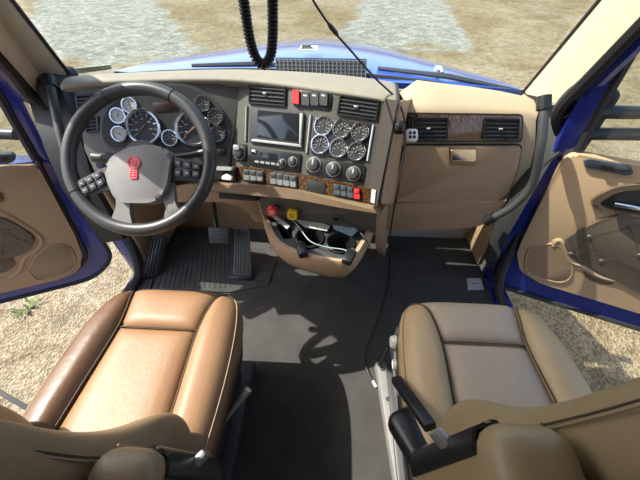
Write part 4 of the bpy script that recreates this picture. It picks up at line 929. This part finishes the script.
bm = B(); tube(bm, hel, 0.0030, 5); ob('coil', bm, BLACK, cord, angle=180)
bm = B(); tube(bm, path[::2], 0.0062, 6); ob('core', bm, BLACKM, cord, angle=180)

cab = thing('antenna_cable', 'thin black cable with inline lump falling from above to the dash corner', 'cable', at(402, 128, 0.93))
pts = [at(300, -30, 0.70), at(313, 0, 0.72), at(330, 26, 0.76), at(336, 34, 0.78), at(352, 52, 0.82), at(375, 78, 0.88), at(394, 96, 0.92), at(402, 110, 0.925), at(405, 124, 0.93)]
bm = B(); tube(bm, smooth_path(pts, 6), 0.0028, 6); ob('wire', bm, BLACK, cab, angle=180)
bm = B(); tube(bm, [at(328, 23, 0.756), at(331, 27, 0.763), at(336, 33, 0.777), at(338, 36, 0.783)], [0.003, 0.006, 0.006, 0.003], 8); ob('inline_lump', bm, BLACK, cab)
plug = thing('black_plug', 'small black plug stuck on the right edge of the centre panel', 'plug', at(400, 128, 0.94))
bm = B(); M = m3.to_4x4(); M.translation = at(399.5, 127.5, 0.93); rbox(bm, M, 0.024, 0.036, 0.03, 0.006); ob('body', bm, BLACK, plug)
bm = B(); M = m3.to_4x4(); M.translation = at(397, 127, 0.91); rbox(bm, M, 0.010, 0.022, 0.012, 0.003); ob('collar', bm, GREYBLK, plug)
fob = thing('button_fob', 'small white square remote with four black dots beside the left vent of the passenger dash', 'remote', at(411.5, 136, 0.96))
FF = Frame(at(411.7, 135.5, 0.97), C_RT, C_UP)
bm = B(); prism(bm, FF.mat(), round_poly([(-0.0175, -0.019), (0.0175, -0.019), (0.0175, 0.019), (-0.0175, 0.019)], 0.007), -0.008, 0.006, 0.002); fb_ = ob('body', bm, WHITE, fob)
for sx in (-1, 1):
    for sy in (-1, 1):
        bm = B(); lathe(bm, FF.mat(sx * 0.0065, sy * 0.0065, 0.006), [(0.0048, 0), (0.0048, 0.001), (0, 0.001)], 12); ob('dot', bm, BLACK, fob)
c2 = thing('charging_cable', 'thin black cable running down past the glove box and along the floor', 'cable', at_z(380, 340, 0.0))
pts = [at(404, 132, 0.945), at(405, 145, 0.95), at(402, 165, 0.97), at(398, 190, 1.0), at(393, 215, 1.10), at(390, 238, 1.25), at_z(390, 258, 0.05), at_z(389, 280, 0.010), at_z(384, 300, 0.010), at_z(374, 330, 0.010), at_z(366, 348, 0.010), at_z(365, 362, 0.010), at_z(369, 374, 0.010), at_z(374, 382, 0.012)]
bm = B(); tube(bm, smooth_path(pts, 6), 0.0030, 6); ob('wire', bm, BLACK, c2, angle=180)
bm = B(); tube(bm, [at_z(373, 381, 0.012), at_z(376, 387, 0.012)], 0.006, 8); ob('connector', bm, WHITE, c2)
# phone leads and adapters lying in the console tray
c3 = thing('phone_lead', 'thin pale blue-grey lead curling over the console cup holders', 'cable', at_z(325, 240, 0.6))
pts = [at_z(337, 214, 0.66), at_z(345, 222, 0.63), at_z(356, 228, 0.62), at_z(366, 240, 0.61), at_z(372, 252, 0.5)]
bm = B(); tube(bm, smooth_path(pts, 6), 0.0022, 6); ob('wire', bm, GREYBLK, c3, angle=180)
bm = B(); tube(bm, smooth_path([at_z(288, 216, 0.60), at_z(298, 226, 0.605), at_z(310, 241, 0.60), at_z(326, 247, 0.595), at_z(345, 250, 0.60), at_z(352, 256, 0.595)], 6), 0.0022, 6); ob('wire', bm, mat('pale_lead', (0.30, 0.36, 0.40), 0.4), c3, angle=180)
for lbl, u, v, rz in (('black charger adapter lying over the left cup holder edge', 302, 250, 0.3), ('black charger adapter lying over the right cup holder edge', 349, 257, -0.4)):
    t = thing('charger_adapter', lbl, 'charger', at_z(u, v, ZT), 0, 'chargers in the console')
    M = Matrix.Translation(at_z(u, v, ZT + 0.014)) @ Matrix.Rotation(rz, 4, 'Z')
    bm = B(); rbox(bm, M, 0.034, 0.058, 0.026, 0.008); ob('body', bm, BLACK, t)
    bm = B(); rbox(bm, M @ Matrix.Translation((0, 0.034, 0)), 0.016, 0.012, 0.010, 0.002); ob('socket', bm, GREYBLK, t)
# slips of paper on the tray
PAPER = mat('paper', (0.62, 0.62, 0.52), 0.7)
for i, (lbl, pix, zz) in enumerate((('cream paper slip at the left edge of the console tray', ((262, 207), (272, 210), (290, 226), (287, 229)), 0.592), ('crumpled pale receipt lying behind the left cup holder', ((292, 217), (312, 220), (330, 226), (327, 231), (305, 227)), 0.590), ('pale blue film wrapper beside the right cup holder', ((330, 219), (348, 221), (358, 230), (352, 236), (334, 229)), 0.590))):
    t = thing('paper_slip', lbl, 'paper', at_z(*pix[0], ZT), 0, 'papers in the console')
    ps_ = [at_z(u, v, zz) for u, v in pix]; bm = B()
    prism(bm, None, [(p.x, p.y) for p in ps_], zz - 0.002, zz + 0.001); ob('sheet', bm, PAPER if i < 2 else mat('pale_film', (0.35, 0.47, 0.50), 0.3), t)
    bm = B(); tube(bm, [ps_[0].lerp(ps_[1], .5) + V((0, 0, .002)), ps_[-1].lerp(ps_[-2], .5) + V((0, 0, .002))], 0.0016, 4); ob('fold', bm, PAPER, t)
# sticker inside the lower left corner of the windscreen
t = thing('windshield_sticker', 'pale green inspection sticker in the lower left corner of the windshield', 'sticker', at(93, 69, 1.28))
SF = Frame(at(93, 69.5, 1.29), C_RT, V((0, -0.25, 0.32)))
dslab('backing', SF, [(75, 68), (110, 64.5), (112, 69), (76, 74)], 0.0, 0.001, mat('green_sticker', (0.34, 0.44, 0.36), 0.5), t)
dslab('print', SF, [(80, 69), (100, 67), (101, 69.5), (81, 71.5)], 0.001, 0.0016, mat('sticker_print', (0.20, 0.28, 0.24), 0.5), t)
# weed in the gravel
t = thing('grass_tuft', 'small green weed growing in the gravel below the driver door', 'weed', at_z(29, 309, GZ))
c = at_z(29, 309, GZ); GRASS = mat('weed_green', (0.16, 0.24, 0.07), 0.7)
for i in range(48):
    a = random.uniform(0, 6.28); l = random.uniform(0.02, 0.055); rr = random.uniform(0, 0.10); p = c + V((math.cos(a) * rr, math.sin(a) * rr, 0)); d = V((math.cos(a) * l * .8, math.sin(a) * l * .8, l)); sd = V((-math.sin(a), math.cos(a), 0)) * 0.006
    bm = B(); thick(bm, [[p - sd, p + sd], [p + d * .6 - sd, p + d * .6 + sd], [p + d - sd * .2, p + d + sd * .2]], (0, 0, 0.002)); ob('leaf', bm, GRASS, t)
